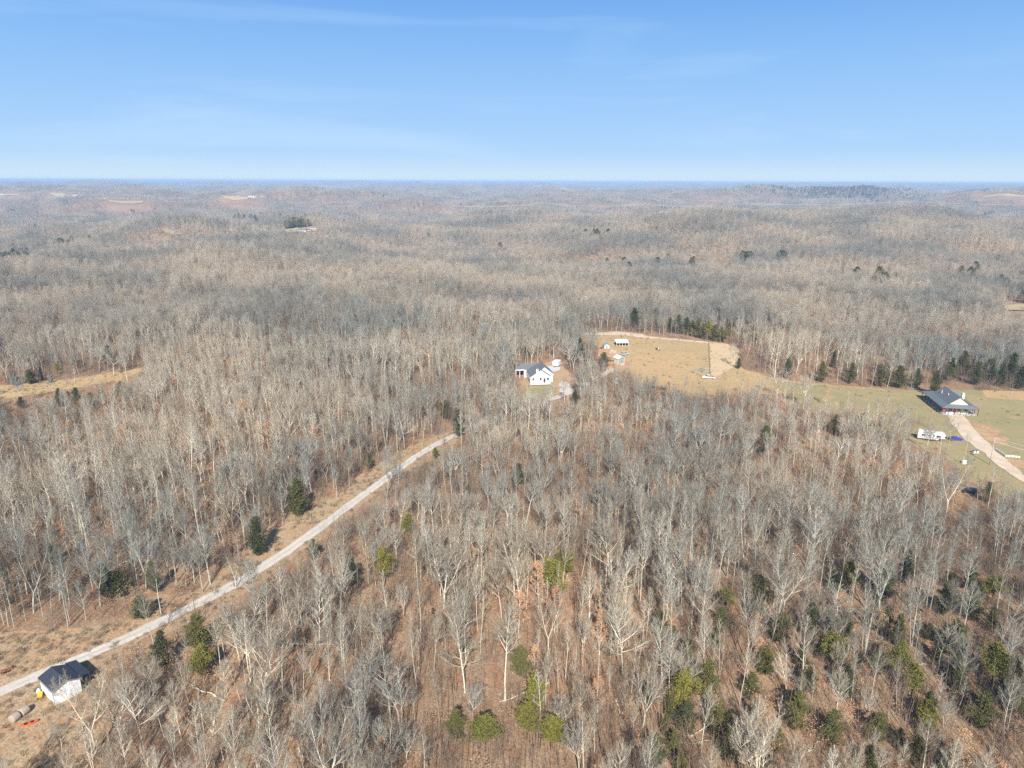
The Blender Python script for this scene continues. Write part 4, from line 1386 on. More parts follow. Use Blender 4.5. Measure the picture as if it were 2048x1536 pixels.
# labels: look + order along a direction from a named neighbour
ROUGH = ['', '']
ORD = ['first', 'second', 'third', 'fourth', 'fifth', 'sixth', 'seventh', 'eighth', 'ninth', 'tenth', 'eleventh', 'twelfth', 'thirteenth', 'fourteenth', 'fifteenth', 'sixteenth', 'seventeenth', 'eighteenth', 'nineteenth', 'twentieth', 'twenty-first', 'twenty-second']
ANCH = [(131, 1375, 'the white shed'), (30, 1430, 'the hay bales'), (59, 1446, 'the orange boat'), (327, 1300, 'the dark olive cedar below the drive'),
        (406, 1325, 'the bright pointed cedar'), (400, 1264, 'the round olive cedar by the driveway'), (597, 994, 'the tall dark roadside cedar'),
        (517, 1070, 'the half hidden bank cedar'), (285, 1214, 'the small cedar on the straw bank'), (228, 1165, 'the bushy cedars above the straw bank'),
        (769, 1130, 'the egg-shaped bright cedar'), (817, 1052, 'the small bright round cedar'), (629, 1099, 'the narrow cedar below the drive'),
        (1102, 1159, 'the tall pine of the central pair'), (936, 977, 'the tiny cedar in the central woods'), (1037, 948, 'the blue-green central cedar'),
        (1062, 1417, 'the bottom pine cluster'), (971, 1465, 'the pine left of the bottom cluster'), (1366, 1382, 'the large pine on the dark slope'),
        (1450, 1197, 'the small pine above the dark slope'), (1696, 1152, 'the leaning pine on the right slope'), (1660, 1302, 'the golden pine mid slope'),
        (1805, 1340, 'the joined pair of pines'), (1982, 1328, 'the large pine near the right edge'), (1846, 1438, 'the olive pine low on the slope'),
        (1984, 1175, 'the squat pine under twin trunks'), (1765, 1162, 'the large shaded cedar'), (930, 1300, 'the great spreading white tree'),
        (130, 948, 'the lone cedar of the left woods'), (103, 1108, 'the shaded cedar in the lower left'), (738, 922, 'the dark cedar at the upper verge'),
        (1528, 878, 'the lone olive cedar'), (1940, 980, 'the black car'), (1245, 1480, 'the shaded bottom edge cedars')]
buckets = {}
info = []
for i in ind:
    best = min(range(len(ANCH)), key=lambda a: (ANCH[a][0] - px[i]) ** 2 + (ANCH[a][1] - py[i]) ** 2)
    dx = px[i] - ANCH[best][0]; dy = py[i] - ANCH[best][1]
    if abs(dx) > abs(dy): dr = 'right of' if dx > 0 else 'left of'
    else: dr = 'in front of' if dy > 0 else 'behind'
    buckets.setdefault((best, dr), []).append((dx * dx + dy * dy, i))
labels = {}
for (a, dr), l in buckets.items():
    l.sort()
    for r_, (d, i) in enumerate(l):
        f = forms[fi[i]]
        o = '' if len(l) == 1 else (ORD[r_] + ' ' if r_ < len(ORD) else 'outermost ')
        where = {'right of': 'to the right of', 'left of': 'to the left of', 'in front of': 'in front of', 'behind': 'behind'}[dr]
        labels[i] = (o + f + ' bare tree ' + where + ' ' + ANCH[a][2]).strip()
for i in sorted(ind):
    t, c, wh, h0, S = PROTO[forms[fi[i]]][pk[i] % len(PROTO[forms[fi[i]]])]
    place_tree(t, c, (X[i], Y[i], Z[i]), H[i] / h0, rot[i], 'bare_tree', labels[i], 'tree', 'bare deciduous trees of the woods', sxyv[i], tlt[i])
rest = np.array([i for i in range(len(X)) if i not in ind])
ALLW = []; amap = {}
for a, f in enumerate(forms):
    for b in range(3):
        q = PROTO[f][b % len(PROTO[f])]
        amap[(a, b)] = (len(ALLW), q[3]); ALLW.append(q[2])
nearr = rest[np.hypot(X[rest], Y[rest]) < 440]
farr = rest[np.hypot(X[rest], Y[rest]) >= 440]
idx = [amap[(fi[i], pk[i])][0] for i in nearr]
sc = np.array([H[i] / amap[(fi[i], pk[i])][1] for i in nearr])
P = np.stack([X[nearr], Y[nearr], Z[nearr]], 1)
scatter('forest', P, rot[nearr], np.stack([sc * sxyv[nearr], sc * sxyv[nearr], sc], 1), idx, ALLW, 'mass of bare grey-brown trees filling the middle of the woods', tilt=tlt[nearr])
print('near forest', len(ind), len(nearr), len(farr), round(time.time() - T_START, 1))

# --- woods from 330 m to 1500 m with lighter trees
X2, Y2 = poisson(-1300, 1300, 540, 1500, 5.1, rs)
k = in_wedge(X2, Y2, 38, 10) & ~forbidden(X2, Y2, 2)
k &= rs.uniform(size=len(X2)) < np.clip(0.85 + 0.5 * fbm(X2 / 80, Y2 / 60, 315, 2), .2, 1)
X2 = X2[k]; Y2 = Y2[k]; Z2 = terrain(X2, Y2); H2 = rs.uniform(.6, 1.15, len(X2)) * 14.5 * (1 + 0.38 * fbm(X2 / 70, Y2 / 70, 313, 2))
XA = np.concatenate([X[farr], X2]); YA = np.concatenate([Y[farr], Y2]); ZA = np.concatenate([Z[farr], Z2]); HA = np.concatenate([H[farr], H2])
scatter('distant_forest', np.stack([XA, YA, ZA], 1), rs.uniform(0, 6.28, len(XA)), HA / 18.5, rs.randint(0, len(MID), len(XA)), MID,
        'bare woods covering the rolling middle distance')
print('mid forest', len(XA), round(time.time() - T_START, 1))

# --- far hills: patches of woodland
def patches(y0, y1, cell, s):
    xs, ys = poisson(-y1 * .85, y1 * .85, y0, y1, cell, rs, .12)
    kk = in_wedge(xs, ys, 38, 60) & (np.hypot(xs, ys) < y1)
    xs = xs[kk]; ys = ys[kk]
    for m, p in G_FAR:
        c_ = np.mean(np.array(p), 0); u_ = c_ / np.linalg.norm(c_)
        q = ~dpoly(xs, ys, p, 32)
        for g_ in (45, 90, 130): q &= ~dpoly(xs + u_[0] * g_, ys + u_[1] * g_, p, 25)
        xs = xs[q]; ys = ys[q]
    e = 25.0
    gx = (terrain(xs + e, ys) - terrain(xs - e, ys)) / (2 * e); gy = (terrain(xs, ys + e) - terrain(xs, ys - e)) / (2 * e)
    return xs, ys, terrain(xs, ys), np.stack([np.arctan(gy), -np.arctan(gx)], 1), np.full(len(xs), s)


A = patches(1495, 4500, 56, 1.0); B = patches(4500, 14000, 130, 2.1)
C = [np.concatenate([a, b]) for a, b in zip(A, B)]
scl = np.stack([C[4], C[4], np.where(C[4] > 1.5, 1.15, 1.0)], 1)
scatter('far_hill_woods', np.stack([C[0], C[1], C[2] - 1.0], 1), np.zeros(len(C[0])), scl, rs.randint(0, len(FAR), len(C[0])), FAR,
        'bare woods on the far hills fading to blue', tilt=C[3])
print('far', len(C[0]), round(time.time() - T_START, 1))

# --- far evergreen woods: pine plantation and dark clumps
EVF = [([(1550, 381), (1620, 379), (1752, 379), (1756, 388), (1700, 391), (1620, 390), (1570, 386)], 3600), ([(573, 452), (608, 452), (610, 457), (575, 458)], 60),
       ([(1745, 560), (1790, 550), (1800, 572), (1770, 585), (1750, 580)], 26), ([(1320, 540), (1372, 535), (1375, 553), (1330, 556)], 22),
       ([(1476, 528), (1505, 526), (1508, 534), (1478, 534)], 16), ([(1545, 524), (1568, 524), (1568, 531), (1546, 531)], 12),
       ([(1145, 479), (1235, 482), (1240, 490), (1150, 486)], 40), ([(0, 520), (45, 512), (50, 530), (0, 535)], 46), ([(75, 487), (150, 492), (150, 502), (80, 500)], 36),
       ([(1960, 570), (2048, 580), (2048, 606), (1970, 595)], 20), ([(1200, 535), (1330, 540), (1330, 556), (1210, 552)], 12), ([(460, 440), (540, 434), (545, 442), (465, 448)], 60),
       ([(1900, 540), (1960, 545), (1960, 560), (1900, 560)], 10), ([(350, 440), (400, 436), (400, 446), (350, 450)], 30),
       ([(960, 500), (1060, 500), (1060, 520), (960, 520)], 8)]
ep = []
for poly, n in EVF:
    g = np.array(to_ground(poly)); lo = g.min(0); hi = g.max(0)
    n = int(n * (.6 if n > 1000 else .42)); q = rs.uniform(lo, hi, (n * 6, 2)); q = q[in_poly(q[:, 0], q[:, 1], [tuple(v) for v in g])][:n]
    q = q + rs.normal(size=q.shape) * (hi - lo) * .10
    ep.append(q)
npoly_ = sum(len(e_) for e_ in ep)
# dark evergreens added in the middle-distance hollows to imitate relief shade
hx_ = rs.uniform(-4200, 4200, 60000); hy_ = rs.uniform(620, 6000, 60000)
low = (terrain(hx_ + 90, hy_) + terrain(hx_ - 90, hy_) + terrain(hx_, hy_ + 90) + terrain(hx_, hy_ - 90)) / 4 - terrain(hx_, hy_)
kk = in_wedge(hx_, hy_, 37, 0) & (fbm(hx_ / 160, hy_ / 160, 123, 3) > 0.33) & (np.hypot(hx_, hy_) < 3200) & ((low > 1.2) | (rs.uniform(size=60000) < .06)) & (rs.uniform(size=60000) < .6)
for m_, p_ in G_FAR: kk &= ~in_poly(hx_, hy_, p_)
ep.append(np.stack([hx_[kk], hy_[kk]], 1)); print('hollow evergreens', kk.sum())
ep = np.concatenate(ep)
d = np.hypot(ep[:, 0], ep[:, 1])
es = rs.uniform(.7, 1.15, len(ep)) * np.where((d > 2500) & (np.arange(len(ep)) < npoly_), 1.3, np.where(np.arange(len(ep)) < npoly_, 1.2, 0.95))
scatter('far_evergreen_woods', np.stack([ep[:, 0], ep[:, 1], terrain(ep[:, 0], ep[:, 1]) + np.where(d > 2500, 2, 2.0)], 1), rs.uniform(0, 6.28, len(ep)), es, rs.randint(0, 2, len(ep)), FAREV,
        'dark evergreen patches in the distant woods, some added as shade in hollows')

# --- shaded cedars crowding the lower right hollow, and fallen trunks on the forest floor
def near_label(items, what):
    bk = {}; outl = [None] * len(items)
    for i, (qx, qy) in enumerate(items):
        b_ = min(range(len(ANCH)), key=lambda a: (ANCH[a][0] - qx) ** 2 + (ANCH[a][1] - qy) ** 2)
        dx = qx - ANCH[b_][0]; dy = qy - ANCH[b_][1]
        dr = ('to the right of' if dx > 0 else 'to the left of') if abs(dx) > abs(dy) else ('in front of' if dy > 0 else 'behind')
        bk.setdefault((b_, dr), []).append((dx * dx + dy * dy, i))
    for (b_, dr), l in bk.items():
        l.sort()
        for r_, (d, i) in enumerate(l):
            outl[i] = ((ORD[r_] + ' ' if len(l) > 1 else '') + what + ' ' + dr + ' ' + ANCH[b_][2])
    return outl


rc = np.random.RandomState(55)
cand = []
while len(cand) < 46:
    qx = rc.uniform(1290, 2040); qy = rc.uniform(1165, 1560)
    if qy < 1250 and qx < 1640: continue
    g_ = hit(qx, qy)
    if all((g_.x - e[0]) ** 2 + (g_.y - e[1]) ** 2 > 9 for e in list(ever_xy) + [(c_[2].x, c_[2].y) for c_ in cand]):
        cand.append((qx, qy, g_))
for j, ((qx, qy, g_), lb) in enumerate(zip(cand, near_label([(c_[0], c_[1] - 30) for c_ in cand], 'dull green shaded cedar'))):
    t, c, h0, w0 = CONI['cedar'][j % 4]
    place_tree(t, c, g_, rc.uniform(.42, .8) * 9 / h0, rc.uniform(0, 6.28), 'evergreen_tree', lb, 'evergreen tree', 'evergreens scattered through the woods', 1.25)
logs = []
while len(logs) < 26:
    qx = rc.uniform(60, 2000); qy = rc.uniform(1010, 1500)
    g_ = hit(qx, qy)
    if not forbidden(np.array([g_.x]), np.array([g_.y]), 3)[0] and not any(in_poly([qx], [qy], p_)[0] for p_, _q in OPEN): logs.append((qx, qy, g_))
for (qx, qy, g_), lb in zip(logs, near_label([(c_[0], c_[1]) for c_ in logs], 'fallen pale trunk lying')):
    L_ = rc.uniform(5, 11); az_ = rc.uniform(0, 6.28); m_ = MB(); a_ = None
    o_ = empty('fallen_trunk', g_, 0, lb, 'fallen tree', 'fallen trunks on the forest floor')
    prev_ = None
    for q_ in range(6):
        f_ = q_ / 5; x_ = math.cos(az_) * L_ * f_ + .25 * rc.normal(); y_ = math.sin(az_) * L_ * f_ + .25 * rc.normal()
        p_ = Vector((x_, y_, float(terrain(g_.x + x_, g_.y + y_)) - g_.z + .16 + .25 * f_))
        if prev_ is not None: m_.tube(prev_, p_, .19 * (1 - .75 * (q_ - 1) / 5), .19 * (1 - .75 * q_ / 5), 7)
        prev_ = p_
    m_.build('log', M['bark'], o_, smooth=True)
    m_ = MB()
    for q_ in range(7):
        f_ = rc.uniform(.45, 1); b_ = Vector((math.cos(az_) * L_ * f_, math.sin(az_) * L_ * f_, .3)); e_ = az_ + rc.uniform(-1, 1)
        m_.tube(b_, b_ + Vector((math.cos(e_), math.sin(e_), rc.uniform(.1, .8))) * rc.uniform(.8, 2), .05, .015, 5)
    m_.build('branch', M['bark'], o_)

# --- undergrowth, saplings and russet young oaks
X3, Y3 = poisson(-330, 330, 74, 450, 2.6, rs)
k = in_wedge(X3, Y3) & ~forbidden(X3, Y3, -0.5)
patch = fbm(X3 / 22, Y3 / 22, 91, 3)
k &= rs.uniform(size=len(X3)) < np.clip(0.70 + 0.85 * patch, 0.05, 0.95)
X3 = X3[k]; Y3 = Y3[k]; Z3 = terrain(X3, Y3)
k = ~blocks_view(X3, Y3, Z3, 5.0, 3.0, rs)
X3 = X3[k]; Y3 = Y3[k]; Z3 = Z3[k]
bi = rs.choice(4, len(X3), p=[.34, .3, .24, .12])
scatter('undergrowth', np.stack([X3, Y3, Z3], 1), rs.uniform(0, 6.28, len(X3)), rs.uniform(.6, 1.2, len(X3)), bi, BRUSH,
        'brown brush and thin saplings under the bare trees')
X4, Y4 = poisson(-330, 330, 74, 520, 9.5, rs)
k = in_wedge(X4, Y4) & ~forbidden(X4, Y4, 0.5)
k &= rs.uniform(size=len(X4)) < np.clip(0.32 + 0.9 * fbm(X4 / 38, Y4 / 38, 95, 2), 0.02, 0.8)
X4 = X4[k]; Y4 = Y4[k]; Z4 = terrain(X4, Y4)
k = ~blocks_view(X4, Y4, Z4, 8.0, 4.0, rs)
X4 = X4[k]; Y4 = Y4[k]; Z4 = Z4[k]
scatter('young_russet_woods', np.stack([X4, Y4, Z4], 1), rs.uniform(0, 6.28, len(X4)), rs.uniform(.55, 1.1, len(X4)), rs.randint(0, 3, len(X4)), [r_[2] for r_ in RUSSET],
        'young trees still holding tan and russet leaves under the taller woods')
def tuft(seed):
    rd = random.Random(seed); S = []
    for i in range(34):
        a_ = Vector((rd.uniform(-.5, .5), rd.uniform(-.5, .5), -.03)); S.append((a_, a_ + Vector((rd.uniform(-.3, .3), rd.uniform(-.3, .3), rd.uniform(.25, .8))), .022, .008, 3))
    v_, f_ = tubes(S, 3)
    return mesh_from('tuft_mesh', v_, f_, [M['straw_blade'] if seed else M['brush']])


M['straw_blade'] = bark_mat('dry_grass_blades', [(0.54, 0.42, 0.26), (0.46, 0.35, 0.21), (0.38, 0.29, 0.18)])
tp_ = []
for key, cell_, pr in (('verge', 1.5, .5), ('field', 3.2, .3), ('lawn', 4.5, .2), ('clear_l', 2.0, .5)):
    g_ = np.array(G[key]); lo = g_.min(0); hi = g_.max(0)
    qx, qy = poisson(max(lo[0], -430), min(hi[0], 430), lo[1], hi[1], cell_, rs)
    kk = in_poly(qx, qy, G[key]) & in_wedge(qx, qy) & (dist_to_drive(qx, qy) > 1.95) & (rs.uniform(size=len(qx)) < pr + .7 * fbm(qx / 9, qy / 9, 401, 2))
    for k2 in ('rdrive', 'padc', 'circle', 'yard'): kk &= ~dpoly(qx, qy, G[k2], .5)
    tp_.append(np.stack([qx[kk], qy[kk]], 1))
tp_ = np.concatenate(tp_)
scatter('dry_grass', np.stack([tp_[:, 0], tp_[:, 1], terrain(tp_[:, 0], tp_[:, 1]) + .06], 1), rs.uniform(0, 6.28, len(tp_)), rs.uniform(.6, 1.5, len(tp_)), rs.randint(0, 4, len(tp_)),
        [tuft(k_) for k_ in range(4)], 'tufts of dry grass and weeds on the verge and in the clearings')
print('tufts', len(tp_))
print('undergrowth', len(X3), len(X4), round(time.time() - T_START, 1))
# ------------------------------------------------------------------ built things
def frame_at(px_a, px_b):
    """ground point and heading from two pixels"""
    a = hit(*px_a); b = hit(*px_b)
    return a, math.atan2(b.y - a.y, b.x - a.x), (b - a).length


def gable(x0, x1, y0, y1, z0, z1, t=0.16, over=0.35, ridge='Y'):
    """two roof slabs; eaves at z0 over x0 and x1, ridge z1 along y"""
    m = MB(); xm = (x0 + x1) / 2; s = (z1 - z0) / (xm - x0)
    zo = z0 - s * over
    m.quadslab([(x0 - over, y0 - over, zo + t), (xm, y0 - over, z1 + t), (xm, y1 + over, z1 + t), (x0 - over, y1 + over, zo + t)], t)
    m.quadslab([(xm + .003, y0 - over, z1 + t), (x1 + over, y0 - over, zo + t), (x1 + over, y1 + over, zo + t), (xm + .003, y1 + over, z1 + t)], t)
    return m


def house_body(x0, x1, y0, y1, z0, z1):
    """four walls with gable ends"""
    xm = (x0 + x1) / 2
    return MB().prism([(x0, -0.5), (x1, -0.5), (x1, z0), (xm, z1), (x0, z0)], y0, y1)


def add_window(root, x, z, w_, h, y, frame='white', n=1, name='window'):
    """on a wall facing -y"""
    f = MB().box(x - w_ / 2 - .09, x + w_ / 2 + .09, y - .05, y, z - .09, z + h + .09).build(name, M[frame], root)
    MB().box(x - w_ / 2, x + w_ / 2, y - .065, y - .045, z, z + h).build('pane', M['glass'], f)
    return f


# ---- white shed with dark roof and open lean-to
pa = hit(111.3, 1410.7); pc = hit(160.5, 1386); pb = hit(83.8, 1382)
rz = (math.atan2(pc.y - pa.y, pc.x - pa.x) + math.atan2(pb.y - pa.y, pb.x - pa.x) - math.pi / 2) / 2
SW = 4.4; SL = 5.8
shed = empty('shed', pa, rz, 'white shed with dark navy gable roof and open lean-to beside the gravel driveway', 'shed')
house_body(0, SW, 0, SL, 2.9, 3.75).build('wall', M['white_board'], shed)
gable(0, SW, 0, SL, 2.9, 3.75, over=.18).build('roof', M['navy_shingle'], shed)
lt = MB().quadslab([(SW + .2, .9, 2.86), (SW + 2.1, .9, 2.45), (SW + 2.1, SL + .9, 2.45), (SW + .2, SL + .9, 2.86)], .12).build('lean_to_roof', M['navy_shingle'], shed)
for yy in (1.0, 3.6, SL + .7):
    MB().box(SW + 1.9, SW + 2.02, yy, yy + .12, -.4, 2.25).build('post', M['darksteel'], lt)
for s0, s1 in ((-.2, SW / 2), (SW + .2, SW / 2)):
    z0_ = 2.9 - .85 / (SW / 2) * .2
    a, b = sorted(((s0, z0_), (s1, 3.75)))
    MB().prism([(a[0], a[1] - .1), (b[0], b[1] - .1), (b[0], b[1] + .17), (a[0], a[1] + .17)], -.245, -.185).build('rake_board', M['steel'], shed)
MB().tube((-.26, -.1, 2.78), (-.26, SL + .1, 2.78), .06, .06, 6).build('gutter', M['steel'], shed)
MB().tube((-.1, .02, 2.7), (-.1, .02, 0), .04, .04, 6).build('downspout', M['steel'], shed)
dr = MB().box(1.5, 3.2, -.05, -.003, 0, 2.2).build('door', M['white'], shed)
MB().box(3.0, 3.06, -.1, -.05, 1.0, 1.15).build('handle', M['steel'], dr)

# ---- two round bales, orange boat, yellow cart, white tank, rusty implement
b1 = hit(31, 1441); b2 = hit(49, 1428)
ang_b = math.atan2(b2.y - b1.y, b2.x - b1.x)
for i, (p, lb) in enumerate(((b1, 'weathered round hay bale farther from the white shed, by the frame edge'), (b2, 'weathered round hay bale nearer the white shed, beside the orange boat'))):
    me = MB().lathe([(.05, -.72), (.55, -.72), (.70, -.66), (.74, -.5), (.75, 0), (.74, .5), (.70, .66), (.55, .72), (.05, .72)], 28, axis='X')
    o = me.build('hay_bale', M['hay'], None, smooth=True)
    o.location = (p.x, p.y, p.z + .68); o.rotation_euler = (0.4 * i, 0, ang_b)
    tag(o, lb, 'hay bale', 'round bales on the grass by the shed')

bp = hit(58.6, 1449)
bq = hit(66, 1446.5)
boat = empty('small_boat', bp, math.atan2(bq.y - bp.y, bq.x - bp.x), 'bright orange small plastic boat lying on the grass beside the bales', 'boat')
hull = []; fcs = []
NS = 12
for i in range(NS + 1):
    t = i / NS; x = (t - .5) * 2.7; wd = .44 * (math.sin(math.pi * min(max(t, .03), .97)) ** .55); lift_ = .16 * (2 * t - 1) ** 2
    hull += [(x, -wd, .30 + lift_), (x, -wd * .75, .06 + lift_), (x, 0, lift_), (x, wd * .75, .06 + lift_), (x, wd, .30 + lift_), (x, wd * .55, .33 + lift_), (x, -wd * .55, .33 + lift_)]
for i in range(NS):
    for k in range(7):
        fcs.append((i * 7 + k, (i + 1) * 7 + k, (i + 1) * 7 + (k + 1) % 7, i * 7 + (k + 1) % 7))
hb = MB().add(hull, fcs + [tuple(range(7)), tuple(range(NS * 7, NS * 7 + 7))]).build('hull', M['orange'], boat, smooth=True)
for xx in (-.45, .5):
    MB().lathe([(.30, .30), (.30, .40), (.24, .405), (.02, .405)], 14, (xx, 0, 0)).build('cockpit', M['rubber'], boat)

yp = hit(81, 1395)
cart = empty('garden_cart', yp, rz + 1.2, 'small bright yellow garden cart standing at the end of the white shed', 'cart')
MB().add([(-.6, -.3, .35), (.6, -.3, .35), (.6, .3, .35), (-.6, .3, .35), (-.75, -.4, .75), (.75, -.4, .75), (.75, .4, .75), (-.75, .4, .75)],
         [(0, 3, 2, 1), (0, 1, 5, 4), (1, 2, 6, 5), (2, 3, 7, 6), (3, 0, 4, 7), (4, 5, 6, 7)]).build('tray', M['yellow'], cart)
for sx_ in (-.45, .45):
    for sy in (-.38, .38):
        MB().lathe([(.06, -.05), (.2, -.05), (.22, 0), (.2, .05), (.06, .05)], 14, (sx_, sy, .2), 'Y').build('wheel', M['rubber'], cart)
MB().tube((.7, 0, .5), (1.4, 0, .95), .03).build('handle', M['steel'], cart)

tp = hit(78, 1388)
tk = empty('gas_bottle', tp, 0, 'small white upright gas bottle beside the yellow cart', 'gas bottle')
MB().lathe([(.05, 0), (.30, .02), (.33, .15), (.33, .7), (.27, .88), (.1, .96), (.1, 1.0)], 18).build('bottle', M['white'], tk, smooth=True)
MB().lathe([(.13, .95), (.15, 1.1), (.12, 1.1)], 12).build('valve_guard', M['white'], tk)

rp_ = hit(12, 1344)
imp = empty('farm_implement', rp_, .7, 'rusty orange farm implement with dark discs at the edge of the straw bank', 'farm implement')
fm = MB().box(-1.5, 1.5, -.5, -.4, .45, .57).box(-1.5, 1.5, .4, .5, .45, .57)
for xx in (-1.5, -.5, .5, 1.4): fm.box(xx, xx + .1, -.4, .4, .46, .56)
fm.tube((1.4, 0, .5), (2.5, 0, .35), .06)
fm.build('frame', M['rust'], imp)
imp.scale = (.62, .8, .9)
for xx in (-1.2, -.7, -.2, .3, .8):
    MB().lathe([(.03, -.03), (.3, -.01), (.3, .01), (.03, .03)], 14, (xx, -.45, .28), 'X').build('disc', M['rust'], imp)
MB().lathe([(.1, -.12), (.36, -.1), (.38, 0), (.36, .1), (.1, .12)], 16, (1.9, .5, .36), 'Y').build('wheel', M['rubber'], imp)
MB().tube((1.9, .1, .36), (1.9, .45, .36), .05).build('axle', M['rust'], imp)

# ---- white farmhouse
fa, frz, fw_ = frame_at((1061, 769.5), (1102, 768.5))
FWD = fw_ * .98
fh = empty('farmhouse', fa, frz, 'white farmhouse with slate roof and tall pale chimney at the top of the driveway', 'house')
house_body(0, FWD, 0, 12, 3.5, 6.6).build('wall', M['white_board'], fh)
rf = gable(0, FWD, 0, 12.4, 3.5, 6.6, over=.4).build('roof', M['slate_shingle'], fh)
# white rake boards
xm = FWD / 2
for s0, s1 in ((-.45, xm), (FWD + .45, xm)):
    z0_ = 3.5 - 3.1 / xm * .45
    a, b = sorted(((s0, z0_), (s1, 6.6)))
    MB().prism([(a[0], a[1] - .12), (b[0], b[1] - .12), (b[0], b[1] + .17), (a[0], a[1] + .17)], -.50, -.42).build('rake_board', M['white'], fh)
# right-hand wing set back, a little higher
house_body(2.6, FWD + 1.6, 4, 13, 3.7, 7.0).build('wing_wall', M['white_board'], fh)
gable(2.6, FWD + 1.6, 4, 13.2, 3.7, 7.0, over=.4).build('wing_roof', M['slate_shingle'], fh)
MB().prism([(FWD / 2 + 2.1, 7.0 - .1), (FWD + 2.0, 3.7 - .42), (FWD + 2.0, 3.7 - .1), (FWD / 2 + 2.1, 7.0 + .22)], 3.50, 3.58).build('rake_board', M['white'], fh)
# rear wing across, ridge along x
bx0, bx1 = -5.6, FWD - 1.2
bw = MB(); bw.box(-1.4, bx1, 12.6, 20, -.5, 4.4); bw.build('rear_wall', M['white_board'], fh)
rr_ = MB()
rr_.quadslab([(bx0, 12.1, 4.25), (bx1 + .3, 12.1, 4.25), (bx1 + .3, 16.3, 5.9), (bx0, 16.3, 5.9)], .16)
rr_.quadslab([(bx0, 16.303, 5.9), (bx1 + .3, 16.303, 5.9), (bx1 + .3, 20.5, 4.25), (bx0, 20.5, 4.25)], .16)
rr_.build('rear_roof', M['slate_shingle'], fh)
MB().box(bx0, -1.42, 12.15, 12.35, 3.6, 4.05).build('porch_beam', M['white'], fh)
for xx in (bx0 + .1, -3.6): MB().box(xx, xx + .25, 12.2, 12.4, -.4, 3.6).build('porch_post', M['white'], fh)
MB().box(bx0, -1.42, 19.8, 20, -.4, 3.9).build('porch_wall', M['sage'], fh)
for vx, vy in ((2.0, 8.0), (3.0, 15.6)):
    MB().tube((vx, vy, 4.8), (vx, vy, 6.3), .1, .1, 8).build('roof_vent', M['steel'], fh)
MB().tube((-.45, -.35, 3.2), (-.45, 12.5, 3.2), .08, .08, 6).build('gutter', M['white'], fh)
# chimney
ch = MB().box(2.1, 3.75, -.95, -.003, -.5, 4.6).add([(2.1, -.95, 4.6), (3.75, -.95, 4.6), (3.75, 0, 4.6), (2.1, 0, 4.6), (2.35, -.85, 5.2), (3.5, -.85, 5.2), (3.5, 0, 5.2), (2.35, 0, 5.2)],
                                          [(0, 1, 5, 4), (1, 2, 6, 5), (2, 3, 7, 6), (3, 0, 4, 7)]).box(2.35, 3.5, -.85, -.003, 5.2, 7.6)
cho = ch.build('chimney', M['grey_stone'], fh)
MB().box(2.25, 3.6, -.95, .1, 7.6, 7.8).build('chimney_cap', M['slate_shingle'], cho)
for xx, ww in ((1.2, .8), (4.6, .9), (8.0, .9)): add_window(fh, xx, 1.9, ww, 1.3, -.003, 'white')
dd = MB().box(5.9, 6.9, -.05, -.003, .8, 2.95).build('door', M['glass'], fh)
MB().box(5.82, 6.98, -.03, -.004, .75, 3.05).build('door_frame', M['white'], dd)
dk = MB().box(.2, FWD - .3, -2.2, -1.0, .45, .62).build('deck', M['concrete'], fh)
MB().box(.4, FWD - .5, -2.0, -1.0, -.5, .43).build('deck_skirt', M['darksteel'], dk)
rl = MB().box(.2, FWD - .3, -2.2, -2.14, 1.35, 1.43)
for i in range(46): rl.box(.25 + i * (FWD - .6) / 46, .25 + i * (FWD - .6) / 46 + .05, -2.19, -2.15, .63, 1.35)
rl.build('railing', M['white'], dk)


